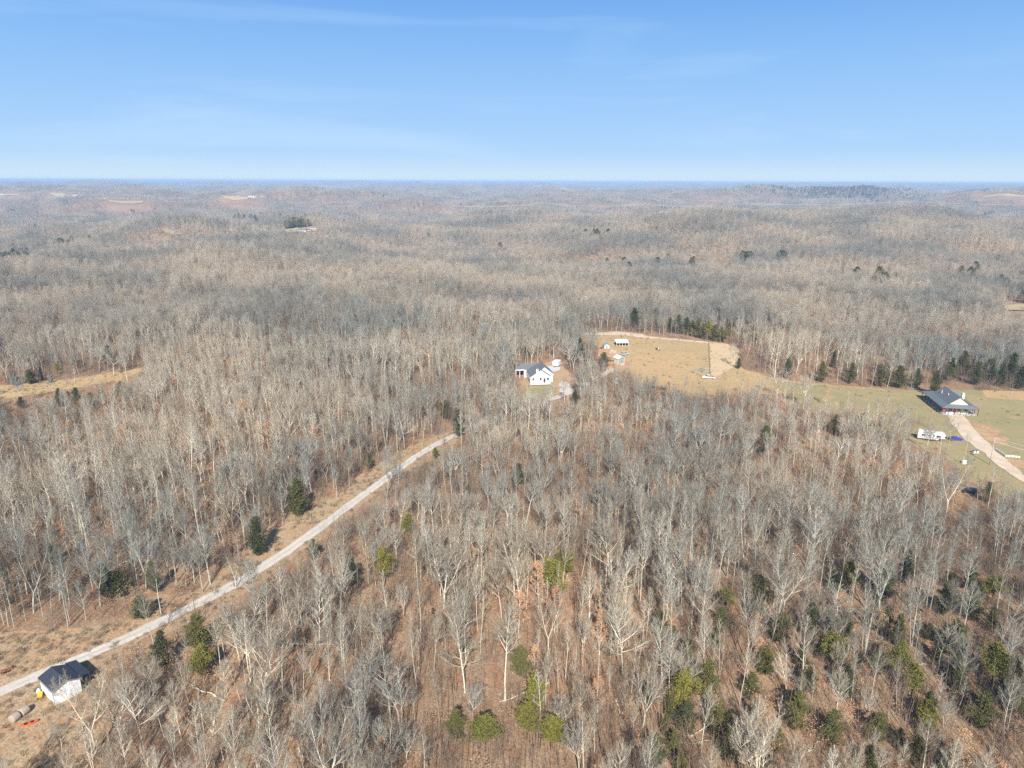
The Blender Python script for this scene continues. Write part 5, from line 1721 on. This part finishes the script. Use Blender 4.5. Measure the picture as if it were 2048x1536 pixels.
# ---- vehicles
def car(name, px_c, rz_, L_, paint, label, cat, kind='sedan', group=None, h=1.45):
    p = hit(*px_c)
    o = empty(name, p, rz_, label, cat, group)
    W_ = 1.8
    hl = L_ / 2
    if kind == 'pickup':
        prof = [(-hl, .45), (hl - .1, .42), (hl, .62), (hl - .08, .95), (hl * .52, 1.08), (hl * .30, 1.10), (-hl, 1.10)]
        cab = [(hl * .50, 1.08), (hl * .24, 1.72), (-hl * .18, 1.74), (-hl * .24, 1.08)]; h = 1.75
    elif kind == 'suv':
        prof = [(-hl, .42), (hl - .1, .42), (hl, .6), (hl - .06, .92), (hl * .5, 1.06), (-hl, 1.10)]
        cab = [(hl * .48, 1.04), (hl * .22, 1.62), (-hl * .86, 1.64), (-hl * .97, 1.08)]
    else:
        prof = [(-hl, .38), (hl - .1, .36), (hl, .52), (hl - .06, .76), (hl * .45, .92), (-hl * .62, .96), (-hl + .05, .90)]
        cab = [(hl * .40, .90), (hl * .12, 1.40), (-hl * .38, 1.42), (-hl * .72, .94)]
    MB().prism(prof, -W_ / 2, W_ / 2).build('body', M[paint], o, bevel=.05)
    g_ = []
    cx_ = sum(c[0] for c in cab) / 4
    top = [cab[1], cab[2]]
    vs = [(cab[0][0], -W_ / 2 + .05, cab[0][1]), (cab[3][0], -W_ / 2 + .05, cab[3][1]), (cab[3][0], W_ / 2 - .05, cab[3][1]), (cab[0][0], W_ / 2 - .05, cab[0][1]),
          (cab[1][0], -W_ / 2 + .24, cab[1][1] - .05), (cab[2][0], -W_ / 2 + .24, cab[2][1] - .05), (cab[2][0], W_ / 2 - .24, cab[2][1] - .05), (cab[1][0], W_ / 2 - .24, cab[1][1] - .05)]
    MB().add(vs, [(0, 1, 2, 3), (4, 5, 6, 7), (0, 1, 5, 4), (1, 2, 6, 5), (2, 3, 7, 6), (3, 0, 4, 7)]).build('window', M['glass'], o)
    MB().box(min(cab[1][0], cab[2][0]) - .03, max(cab[1][0], cab[2][0]) + .03, -W_ / 2 + .2, W_ / 2 - .2, cab[1][1] - .06, cab[1][1] + .02).build('roof', M[paint], o, bevel=.03)
    if kind == 'pickup':
        MB().box(-hl + .1, -hl * .27, -W_ / 2 + .12, W_ / 2 - .12, 1.09, 1.112).build('bed', M['dark'], o)
    for sx_ in (-.62, .64):
        for sy in (-W_ / 2 + .08, W_ / 2 - .08):
            wh_ = MB().lathe([(.16, -.11), (.33, -.11), (.36, -.07), (.36, .07), (.33, .11), (.16, .11)], 18, (sx_ * hl, sy, .36), 'Y').build('wheel', M['rubber'], o)
            MB().lathe([(.02, -.12), (.19, -.115), (.19, .115), (.02, .12)], 12, (sx_ * hl, sy, .36), 'Y').build('rim', M['steel'], wh_)
    for sy in (-.62, .62):
        MB().box(hl - .12, hl - .01, sy - .16, sy + .16, .62, .76).build('headlight', M['white'], o)
    return o


car('pickup_truck', (1417, 757), math.pi - .18, 5.9, 'white', 'white pickup truck parked on the grass at the lower end of the fence line', 'pickup truck', 'pickup')
car('parked_car', (1911, 880.5), -.05, 4.6, 'blue_car', 'bright blue car parked between the camper and the tan drive', 'car', 'sedan')
car('parked_car', (1941, 986), 2.55, 4.3, 'black_car', 'black car standing in the woods beside a round dark cedar', 'car', 'suv')
car('parked_car', (1249.5, 710), .5, 3.9, 'silver_car', 'silver car between the small cabin and the white roofed shelter', 'car', 'suv')
car('parked_car', (1322, 780), .1, 4.2, 'navy_car', 'dark blue car in shade at the lower edge of the pasture', 'car', 'suv')
car('parked_car', (1305, 777), .3, 4.0, 'black_car', 'black car in shade left of the dark blue car below the pasture', 'car', 'sedan')

# ---- white box trailer on the pad
tp = hit(1112, 733.5)
tr_ = empty('box_trailer', tp, -.42, 'white box trailer parked on the pale concrete pad behind the farmhouse', 'trailer')
MB().box(-1.5, 1.5, -1.2, 3.2, .7, 3.0).build('box', M['white_metal'], tr_, bevel=.05)
MB().box(-1.53, -1.502, -.9, 2.8, .9, 2.7).build('side_shade', M['dark'], tr_)  # dark sheet painting the shade on the trailer's left side
MB().box(-.5, .5, -2.2, -1.2, .5, .62).build('hitch', M['steel'], tr_)
for sy in (.4, 1.4):
    for sx_ in (-1.45, 1.45):
        MB().lathe([(.1, -.12), (.36, -.1), (.38, 0), (.36, .1), (.1, .12)], 14, (sx_, sy, .37), 'X').build('wheel', M['rubber'], tr_)

# ---- open white roofed shelter in the pasture
sa, srz, sw_ = frame_at((1233, 692.5), (1256.5, 692.3))
ss = empty('livestock_shelter', sa, srz, 'open fronted shelter with a long white metal roof in the pasture', 'shelter')
MB().quadslab([(-.3, -.4, 1.95), (sw_ + .3, -.4, 1.95), (sw_ + .3, 4.4, 3.0), (-.3, 4.4, 3.0)], .12).build('roof', M['white_metal'], ss)
MB().box(0, sw_, 3.9, 4.05, -.5, 2.7).build('back_wall', M['navy_shingle'], ss)
for xx in (0, sw_ - .12): MB().box(xx, xx + .12, .2, 3.88, -.5, 2.0).build('side_wall', M['navy_shingle'], ss)
for i in range(5): MB().box(i * (sw_ - .15) / 4, i * (sw_ - .15) / 4 + .15, -.05, .1, -.5, 1.85).build('post', M['white'], ss)

# ---- small sage cabin
ca, crz, cw_ = frame_at((1236, 729.5), (1248.5, 728.5))
cb = empty('cabin', ca, crz + .12, 'small cabin with sage green front, cream side and pale metal roof', 'cabin')
CW = 3.5
house_body(0, CW, 0, 4.2, 3.0, 4.1).build('wall', M['sage'], cb)
MB().box(-.06, -.003, .1, 4.1, -.5, 2.9).build('side_panel', M['cream'], cb)
gable(0, CW, 0, 4.2, 3.0, 4.1, over=.3).build('roof', M['white_metal'], cb)
add_window(cb, CW * .5, 1.3, .7, .9, -.003)
MB().box(-.09, .06, -.06, .08, -.5, 2.95).build('corner_board', M['white'], cb)
MB().box(CW - .06, CW + .09, -.06, .08, -.5, 2.95).build('corner_board', M['white'], cb)
MB().box(.9, 2.9, -1.1, -.1, -.4, .35).build('step', M['concrete'], cb)

# ---- teal roofed shed and red tractor
ta, trz, tw_ = frame_at((1207.5, 697.5), (1219.5, 697.3))
ts_ = empty('garden_shed', ta, trz, 'small shed with a teal blue roof left of the white roofed shelter', 'shed')
house_body(.2, tw_ - .2, 0, 3, 1.9, 2.7).build('wall', M['concrete'], ts_)
gable(.2, tw_ - .2, 0, 3, 1.9, 2.7, over=.3).build('roof', M['teal'], ts_)
MB().box(1.2, 2.1, -.04, -.003, 0, 1.7).build('door', M['teal'], ts_)
rp_ = hit(1204, 697.5)
rt = empty('garden_tractor', rp_, .4, 'small red garden tractor beside the teal roofed shed', 'tractor')
MB().box(.1, 1.2, -.28, .28, .45, .95).build('hood', M['red'], rt, bevel=.06)
MB().box(-.8, .1, -.45, .45, .4, .62).build('chassis', M['red'], rt)
st_ = MB().box(-.7, -.25, -.22, .22, .62, .75).box(-.78, -.68, -.22, .22, .75, 1.15).build('seat', M['rubber'], rt)
for xx, r_, yy in ((-.5, .42, .5), (-.5, .42, -.5), (.9, .28, .4), (.9, .28, -.4)):
    MB().lathe([(.05, -.1), (r_ * .9, -.1), (r_, 0), (r_ * .9, .1), (.05, .1)], 16, (xx, yy, r_), 'Y').build('wheel', M['rubber'], rt)
for i, (qx, qy, s_) in enumerate(((1224, 702, 1.5), (1228, 705, 1.1), (1220, 706, .9), (1231, 701, .8))):
    p = hit(qx, qy); rr2 = np.random.RandomState(500 + i)
    bm = bmesh.new(); bmesh.ops.create_icosphere(bm, subdivisions=2, radius=s_)
    for v in bm.verts:
        v.co *= 1 + .22 * rr2.normal() * .6; v.co.z = max(v.co.z * .6, -.3)
    me = bpy.data.meshes.new('boulder'); bm.to_mesh(me); bm.free(); me.materials.append(M['boulder'])
    o = link_mesh('boulder', me); o.location = p; o.rotation_euler = (0, 0, i)
    tag(o, ['largest clay coloured boulder of the heap between cabin and shelter', 'clay coloured boulder nearest the cabin in the heap',
            'low clay coloured boulder on the near side of the heap', 'smallest clay coloured boulder behind the heap'][i], 'boulder', 'boulders heaped by the cabin')

# ---- cow in the pasture
cp = hit(1315.5, 701)


def skin_body(name, nodes, edges, material, parent, sub=2):
    me = bpy.data.meshes.new(name); me.from_pydata([n_[0] for n_ in nodes], edges, []); me.update()
    o = link_mesh(name, me, parent)
    sk = o.modifiers.new('skin', 'SKIN')
    for i, n_ in enumerate(nodes):
        r_ = n_[1]
        me.skin_vertices[0].data[i].radius = (r_, r_) if not isinstance(r_, tuple) else r_
    me.skin_vertices[0].data[0].use_root = True
    sb = o.modifiers.new('sub', 'SUBSURF'); sb.levels = 1; sb.render_levels = sub
    me.materials.append(material)
    return o


cow = empty('cow', cp, 2.9, 'black cow with a white patch standing alone in the golden pasture', 'cow')
me = bpy.data.meshes.new('cow_body'); me2 = None
nodes = [((0, 0, 1.05), .36), ((-.55, 0, 1.08), .34), ((-.85, 0, 1.08), .26), ((.5, 0, 1.08), .33), ((.85, 0, 1.2), .2), ((1.1, 0, 1.32), .15), ((1.32, 0, 1.22), .13), ((1.52, 0, 1.1), .09),
         ((.55, .2, .75), .13), ((.57, .2, .38), .07), ((.55, .2, .05), .06), ((.55, -.2, .75), .13), ((.62, -.2, .38), .07), ((.6, -.2, .05), .06),
         ((-.72, .2, .8), .17), ((-.66, .2, .5), .1), ((-.82, .2, .36), .065), ((-.78, .2, .05), .06), ((-.72, -.2, .8), .17), ((-.6, -.2, .5), .1), ((-.76, -.2, .36), .065), ((-.72, -.2, .05), .06),
         ((-1.1, 0, 1.1), .04), ((-1.16, 0, .6), .03), ((1.2, .14, 1.4), .04), ((1.2, -.14, 1.4), .04)]
edges = [(0, 1), (1, 2), (0, 3), (3, 4), (4, 5), (5, 6), (6, 7), (3, 8), (8, 9), (9, 10), (3, 11), (11, 12), (12, 13), (1, 14), (14, 15), (15, 16), (16, 17), (1, 18), (18, 19), (19, 20), (20, 21), (2, 22), (22, 23), (5, 24), (5, 25)]
bpy.ops.object.select_all(action='DESELECT') if bpy.context.object else None
cbm = bpy.data.meshes.new('cow_frame'); cbm.from_pydata([n_[0] for n_ in nodes], edges, [])
body = link_mesh('body', cbm, cow)
md = body.modifiers.new('skin', 'SKIN')
for i, n_ in enumerate(nodes):
    if cbm.skin_vertices: cbm.skin_vertices[0].data[i].radius = (n_[1], n_[1])
if cbm.skin_vertices: cbm.skin_vertices[0].data[0].use_root = True
body.modifiers.new('sub', 'SUBSURF').render_levels = 2
# black hide with one large white patch
hm_ = M['cow_hide']; n = hm_.node_tree.nodes; l = hm_.node_tree.links
t_ = n.new('ShaderNodeTexCoord'); sx_ = n.new('ShaderNodeSeparateXYZ'); l.new(t_.outputs['Object'], sx_.inputs[0])
ab = n.new('ShaderNodeMath'); ab.operation = 'COMPARE'; ab.inputs[1].default_value = -.35; ab.inputs[2].default_value = .28; l.new(sx_.outputs['X'], ab.inputs[0])
mi_ = n.new('ShaderNodeMix'); mi_.data_type = 'RGBA'; mi_.inputs['A'].default_value = (.02, .018, .017, 1); mi_.inputs['B'].default_value = (.75, .72, .66, 1)
l.new(ab.outputs[0], mi_.inputs['Factor']); l.new(mi_.outputs['Result'], n['Principled BSDF'].inputs['Base Color'])
cbm.materials.append(hm_)

# ---- pasture fence, pale strip beside it, brush pile
fl = [hit(1417.5, 685), hit(1418.5, 710), hit(1419.5, 735), hit(1420.5, 758)]
fpts = densify([(p.x, p.y) for p in fl], 5.0)
fe = empty('wire_fence', on_ground(*fpts[-1]), 0, 'post and wire fence running straight across the pasture', 'fence')
o0 = Vector(fe.location)
wire = MB()
prev = None
for p in fpts:
    g = on_ground(*p) - o0
    MB().tube(g - Vector((0, 0, .3)), g + Vector((0, 0, 1.35)), .09, .08, 6).build('post', M['darksteel'], fe)
    if prev is not None:
        for hh in (.4, .75, 1.1): wire.tube(prev + Vector((0, 0, hh)), g + Vector((0, 0, hh)), .02, .02, 4)
    prev = g
wire.build('wire', M['darksteel'], fe)
bpp = hit(1403, 741)
rnd = random.Random(5); S = []
for i in range(260):
    az = rnd.uniform(0, 6.28); r_ = rnd.uniform(0, 2.6); c_ = Vector((math.cos(az) * r_ * 1.6, math.sin(az) * r_, max(.05, (1.5 - r_ * .5) * rnd.random())))
    d_ = Vector((rnd.uniform(-1, 1), rnd.uniform(-1, 1), rnd.uniform(-.25, .35))).normalized() * rnd.uniform(.6, 1.6)
    S.append((c_ - d_, c_ + d_, .05, .02, 1))
v_, f_ = tubes(S, 4)
o = link_mesh('brush_pile', mesh_from('brush_pile', v_, f_, [M['bark']])); o.location = bpp
tag(o, 'pale grey pile of cut branches beside the fence at the pasture edge', 'brush pile')

# ---- big dark roofed house with wrap-round porch
hfl = hit(1885, 829); hfr = hit(1953, 831.5); hbl = hit(1848, 793)
hrz = (math.atan2(hfr.y - hfl.y, hfr.x - hfl.x) + math.atan2(hbl.y - hfl.y, hbl.x - hfl.x) - math.pi / 2) / 2
HW = (hfr - hfl).length; HL = min((hbl - hfl).length, 24)
bh = empty('porch_house', hfl, hrz, 'big house with dark slate roof, cream gable and porch around it on the lawn', 'house')
e_, zb, zr, ze = 2.5, 4.0, 7.0, 3.0
ov = .5
# walls inside the porch
MB().box(e_, HW - e_, e_, HL - e_, -.5, zb - .1).build('wall', M['cream'], bh)
MB().prism([(e_, zb - .1), (HW - e_, zb - .1), (HW / 2, zr - .1)], e_ - .3, e_ - .1).build('front_gable', M['cream'], bh)
MB().prism([(e_, zb - .1), (HW - e_, zb - .1), (HW / 2, zr - .1)], HL - e_ - 3, HL - e_ - 2.8).build('rear_gable', M['cream'], bh)
# steep upper roof
up_ = gable(e_, HW - e_, e_ - .3, HL - e_ - 2.8, zb, zr, over=.5)
up_.build('upper_roof', M['slate_shingle'], bh)
# cross gable on the far side
cg = MB(); yc = HL * .62
cg.quadslab([(HW / 2, yc, zr - .5), (HW / 2, yc - 3.2, zb + .4), (HW - .6, yc - 3.2, zb - .2), (HW - .6, yc, zr - 1.3)], .15)
cg.quadslab([(HW / 2, yc + .003, zr - .5), (HW - .6, yc + .003, zr - 1.3), (HW - .6, yc + 3.2, zb - .2), (HW / 2, yc + 3.2, zb + .4)], .15)
cg.build('cross_gable', M['slate_shingle'], bh)
# porch roofs, four trapezoids falling outwards from the break line
i0_, i1_, j0_, j1_ = e_ - .12, HW - e_ + .12, e_ - .35, HL - e_ + .1
o0_, o1_, p0_, p1_ = -ov, HW + ov, -ov, HL + ov
zi = zb + .02
pr = MB()
pr.quadslab([(o0_, p0_, ze), (o1_, p0_, ze), (i1_, j0_, zi), (i0_, j0_, zi)], .12)
pr.quadslab([(o1_, p0_, ze), (o1_, p1_, ze), (i1_, j1_, zi), (i1_, j0_, zi)], .12)
pr.quadslab([(o1_, p1_, ze), (o0_, p1_, ze), (i0_, j1_, zi), (i1_, j1_, zi)], .12)
pr.quadslab([(o0_, p1_, ze), (o0_, p0_, ze), (i0_, j0_, zi), (i0_, j1_, zi)], .12)
pr.quadslab([(i0_, HL - e_ - 3.4, zi + .03), (i1_, HL - e_ - 3.4, zi + .03), (i1_, j1_, zi - .0), (i0_, j1_, zi - .0)], .1)
pr.build('porch_roof', M['slate_shingle'], bh)
pf = MB().box(-.2, HW + .2, -.2, HL + .2, -.6, .12).build('porch_floor', M['concrete'], bh)
for i in range(7):
    x = i * HW / 6
    MB().box(x - .09, x + .09, -.09, .09, .12, 2.85).build('porch_post', M['darksteel'], bh)
for i in range(1, 8):
    for x in (0, HW):
        y = i * HL / 7
        MB().box(x - .09, x + .09, y - .09, y + .09, .12, 2.85).build('porch_post', M['darksteel'], bh)
for vx, vy in ((HW * .36, HL * .4), (HW * .3, HL * .6)):
    MB().tube((vx, vy, 5.0), (vx, vy, 6.6), .12, .12, 8).build('roof_vent', M['white'], bh)
MB().tube((-.5, -.5, 2.92), (HW + .5, -.5, 2.92), .08, .08, 6).build('gutter', M['darksteel'], bh)
chx = HW * .5 + 1.5
co = MB().box(chx, chx + .9, e_ + 2.2, e_ + 3.1, 4.2, 8.1).build('chimney', M['cream'], bh)
MB().box(chx - .08, chx + .98, e_ + 2.12, e_ + 3.18, 8.1, 8.25).build('chimney_cap', M['concrete'], co)
for xx in (e_ + 1.3, HW / 2 + .2, HW - e_ - 1.2): add_window(bh, xx, 1.2, 1.1, 1.4, e_ - .003, 'white')
dd = MB().box(HW / 2 - 1.7, HW / 2 - .8, e_ - .06, e_ - .003, .15, 2.3).build('door', M['red'], bh)
MB().box(-.3, .7, -.22, -.16, 1.3, 2.2).build('flag', M['red'], bh)
ben = MB().box(1.5, 4.2, .6, 1.1, .12, .95).build('porch_bench', M['white'], bh)

# ---- camper trailer
ra_, rrz, rl_ = frame_at((1834, 879), (1890, 886))
rl_ = min(rl_, 11.2)
cv_ = empty('camper_trailer', ra_, rrz, 'long white camper trailer parked under the bare trees by the tan drive', 'camper')
MB().prism([(0, .75), (rl_ - 2.2, .75), (rl_ - 2.2, 1.5), (rl_, 1.5), (rl_ + .1, 2.2), (rl_ - .5, 3.35), (.2, 3.35), (0, 3.1)], 0, 2.5).build('body', M['white'], cv_, bevel=.08)
for xx, ww in ((1.2, 1.2), (3.4, .9), (6.0, 1.4), (8.6, .7)):
    f_ = MB().box(xx, xx + ww, -.03, -.003, 1.75, 2.45).build('window', M['glass'], cv_)
dr_ = MB().box(4.8, 5.5, -.04, -.003, .85, 2.75).build('door', M['concrete'], cv_)
MB().box(4.95, 5.35, -.055, -.042, 1.9, 2.4).build('pane', M['glass'], dr_)
MB().box(.05, rl_ - 1.2, -.02, -.003, 1.25, 1.5).build('stripe', M['slate_shingle'], cv_)
for xx in (2.2, 6.2): MB().box(xx, xx + 1.0, .9, 1.6, 3.36, 3.68).build('roof_vent_unit', M['concrete'], cv_, bevel=.05)
MB().box(.8, .9, -.06, -.02, 3.0, 3.12).box(.8, 4.6, -.14, -.02, 3.05, 3.2).build('awning', M['slate_shingle'], cv_)
for xx in (3.2, 4.2):
    for yy in (.15, 2.35):
        MB().lathe([(.1, -.12), (.36, -.1), (.39, 0), (.36, .1), (.1, .12)], 16, (xx, yy, .39), 'Y').build('wheel', M['rubber'], cv_)
MB().box(rl_ - 1.5, rl_ - 1.38, .3, .42, 0, 1.5).box(rl_ - 1.5, rl_ - 1.38, 2.1, 2.22, 0, 1.5).build('landing_leg', M['steel'], cv_)

# ---- utility pole with wires running out of the picture
ppa = hit(1979, 930); ppb = hit(2215, 985)
up1 = empty('utility_pole', ppa, 0, 'wooden utility pole with grey transformer beside the tan drive', 'utility pole')
MB().tube((0, 0, -.5), (.1, 0, 9.4), .16, .11, 10).build('pole', M['polewood'], up1, smooth=True)
tf_ = MB().lathe([(.05, 7.2), (.24, 7.22), (.26, 7.4), (.26, 8.1), (.2, 8.2), (.05, 8.25)], 14, (.46, -.1, 0)).build('transformer', M['steel'], up1, smooth=True)
MB().tube((.12, 0, 7.9), (.4, -.1, 7.9), .04).build('bracket', M['steel'], tf_)
MB().tube((.1, 0, 9.3), (.1, 0, 9.7), .05, .03).build('insulator', M['white'], up1)
up2h = Vector((ppb.x, ppb.y, ppb.z + 9.2)) - ppa
for z0_, z1_, nm in ((9.65, 0, 'wire'), (8.3, -1.3, 'wire')):
    m = MB(); a = Vector((.1, 0, z0_)); b = up2h + Vector((0, 0, z1_)); q = a
    for k in range(1, 15):
        t = k / 14; r_ = a.lerp(b, t) - Vector((0, 0, .7 * 4 * t * (1 - t)))
        m.tube(q, r_, .025, .025, 5); q = r_
    m.build(nm, M['wire'], up1)
up2 = empty('utility_pole', ppb, 0, 'second wooden utility pole outside the lawn at the far end of the wires', 'utility pole')
MB().tube((0, 0, -.5), (0, 0, 9.2), .16, .11, 10).build('pole', M['polewood'], up2, smooth=True)

# ---- cabinets, white tank, pipe rail
for qx, lb in ((1947.5, 'grey utility cabinet, left one of the pair beside the tan drive'), (1953.5, 'grey utility cabinet, right one of the pair beside the tan drive')):
    p = hit(qx, 906.5); o = empty('utility_cabinet', p, .2, lb, 'utility cabinet', 'utility cabinets beside the tan drive')
    b_ = MB().box(-.45, .45, -.4, .4, 0, 1.0).build('housing', M['concrete'], o, bevel=.04)
    MB().add([(-.5, -.45, 1.0), (.5, -.45, 1.0), (.5, .45, 1.0), (-.5, .45, 1.0), (-.5, -.45, 1.06), (.5, -.45, 1.06), (.5, .45, 1.2), (-.5, .45, 1.2)],
             [(0, 3, 2, 1), (4, 5, 6, 7), (0, 1, 5, 4), (1, 2, 6, 5), (2, 3, 7, 6), (3, 0, 4, 7)]).build('lid', M['steel'], o)
p = hit(1928, 927)
o = empty('water_tank', p, 0, 'squat round white water tank on the grass below the tan drive', 'water tank')
MB().lathe([(.05, -.2), (.75, -.2), (.78, 0), (.78, .95), (.6, 1.2), (.25, 1.32), (.2, 1.32)], 22).build('tank', M['white'], o, smooth=True)
MB().lathe([(.24, 1.3), (.24, 1.42), (.02, 1.44)], 14).build('lid', M['steel'], o)
for (qx, qy, lb) in ((1231, 769.5, 'white gas tank beside the hidden end of the driveway'), (1284, 777, 'white gas tank among trees left of the black car below the pasture')):
    p = hit(qx, qy); o = empty('gas_tank', p, .3, lb, 'gas tank')
    MB().lathe([(.05, -1.05), (.3, -1.0), (.42, -.8), (.45, 0), (.42, .8), (.3, 1.0), (.05, 1.05)], 16, (0, 0, .75), 'X').build('tank', M['white'], o, smooth=True)
    for xx in (-.6, .6): MB().box(xx - .08, xx + .08, -.3, .3, 0, .4).build('foot', M['steel'], o)
rr_pts = [hit(1992, 901), hit(2011, 914.5), hit(2039, 917)]
rf_ = empty('rail_fence', rr_pts[1], 0, 'low white pipe rail bent around the drive junction', 'rail')
for a, b in zip(rr_pts[:-1], rr_pts[1:]):
    a = a - rr_pts[1]; b = b - rr_pts[1]
    for hh in (.35, .75): MB().tube(a + Vector((0, 0, hh)), b + Vector((0, 0, hh)), .09, .09, 8).build('rail', M['white'], rf_)
    n_ = 4
    for k in range(n_ + 1):
        if k == 0 and a.length < .01: continue
        q = a.lerp(b, k / n_); MB().tube(q - Vector((0, 0, .3)), q + Vector((0, 0, .95)), .09, .09, 8).build('post', M['white'], rf_)

# ---- far farm buildings
for i, (qx, qy, w_, d_, h_, lb) in enumerate(((612, 464, 12, 8, 3, 'far white farmhouse in the clearing before the dark cedar row'), (634, 459, 11, 7, 3, 'far white house at the upper end of the cedar row clearing'),
                                             (622, 463, 7, 5, 2.5, 'far small grey-white barn between the two clearing houses'), (514, 395.5, 36, 12, 3.5, 'very distant long white barn beside the orange clay field'),
                                             (532, 395, 22, 10, 3.5, 'very distant white barn right of the long one'), (154, 392.5, 24, 10, 3.5, 'very distant white barn in the hilltop field at the left'),
                                             (600, 396.5, 18, 9, 3, 'very distant lone white house in the blue woods'), (8, 389, 30, 12, 4, 'very distant pale barn at the left frame edge'))):
    p = hit(qx, qy); o = empty('farm_building', p, .2 * (i % 3) - .2, lb, 'farm building', 'far farm buildings')
    p.z += .5
    y0_, y1_ = 0, d_
    MB().prism([(0, -3), (d_, -3), (d_, h_), (d_ / 2, h_ + d_ * .28), (0, h_)], 0, w_).build('wall', M['concrete'], o).rotation_euler = (0, 0, math.pi / 2)
    r_ = gable(0, d_, 0, w_, h_, h_ + d_ * .28, .3, .5).build('roof', M['concrete' if i in (3, 4, 5) else 'slate_shingle'], o)
    r_.rotation_euler = (0, 0, math.pi / 2)

# ---- transmission line over the right-hand ridge
tw = []
for i, (qx, ty) in enumerate(((905, 411), (1090, 406), (1290, 409), (1500, 407), (1829, 402.5), (2130, 406))):
    D_ = 1560.0 + 30 * i
    d = CR @ np.array([(qx - 1024) / FPX, (768 - ty) / FPX, -1.0]); s_ = D_ / d[1]
    x, y = d[0] * s_, d[1] * s_; zt = CAM_H + d[2] * s_; zg = float(terrain(x, y))
    tw.append((Vector((x, y, zg)), max(zt - zg, 12)))
names = ['leftmost', 'second from the left', 'third from the left', 'fourth from the left', 'second from the right', 'rightmost']
for i, ((p, h_), nm) in enumerate(zip(tw, names)):
    o = empty('transmission_tower', p, .05, 'thin steel line tower on the far wooded ridge, ' + nm, 'power line tower', 'towers of the far power line')
    m = MB()
    for sx_, sy in ((-1, -1), (1, -1), (1, 1), (-1, 1)): m.tube((sx_ * 2.2, sy * 2.2, -1), (sx_ * .4, sy * .4, h_), .12, .08, 4)
    for k in range(5):
        z0_ = h_ * k / 5; z1_ = h_ * (k + 1) / 5; a0_ = 2.2 - 1.8 * k / 5; a1_ = 2.2 - 1.8 * (k + 1) / 5
        m.tube((-a0_, -a0_, z0_), (a1_, -a1_, z1_), .07, .07, 4); m.tube((a0_, a0_, z0_), (-a1_, a1_, z1_), .07, .07, 4)
    m.build('mast', M['steel'], o)
    MB().box(-.2, .2, -5, 5, h_ - .3, h_).build('crossarm', M['steel'], o)
    if i < 5:
        q2, h2 = tw[i + 1]
        for yy in (-4.5, 4.5):
            mm = MB(); a = Vector((0, yy, h_)); b = q2 - p + Vector((0, yy, h2)); q = a
            for k in range(1, 17):
                t = k / 16; r_ = a.lerp(b, t) - Vector((0, 0, 5.0 * 4 * t * (1 - t))); mm.tube(q, r_, .06, .06, 4); q = r_
            mm.build('wire', M['wire'], o)
print('objects', round(time.time() - T_START, 1))

# ------------------------------------------------------------------ air
hz = MB().box(-34000, 34000, -34000, 34000, -160, 96).build('haze', None)
hm = bpy.data.materials.new('haze_air'); hm.use_nodes = True
hn = hm.node_tree.nodes; hn.clear()
ho = hn.new('ShaderNodeOutputMaterial'); hp = hn.new('ShaderNodeVolumePrincipled')
hp.inputs['Color'].default_value = (0.44, 0.655, 0.94, 1)
hp.inputs['Density'].default_value = 1.4e-4
hp.inputs['Density Attribute'].default_value = ''
hp.inputs['Anisotropy'].default_value = -0.12
hm.node_tree.links.new(hp.outputs[0], ho.inputs['Volume'])
hm.cycles.homogeneous_volume = True
hz.data.materials.clear(); hz.data.materials.append(hm)
hz.display_type = 'WIRE'
tag(hz, 'thin blue winter haze over the land', None, None, 'stuff')
print('total', round(time.time() - T_START, 1))
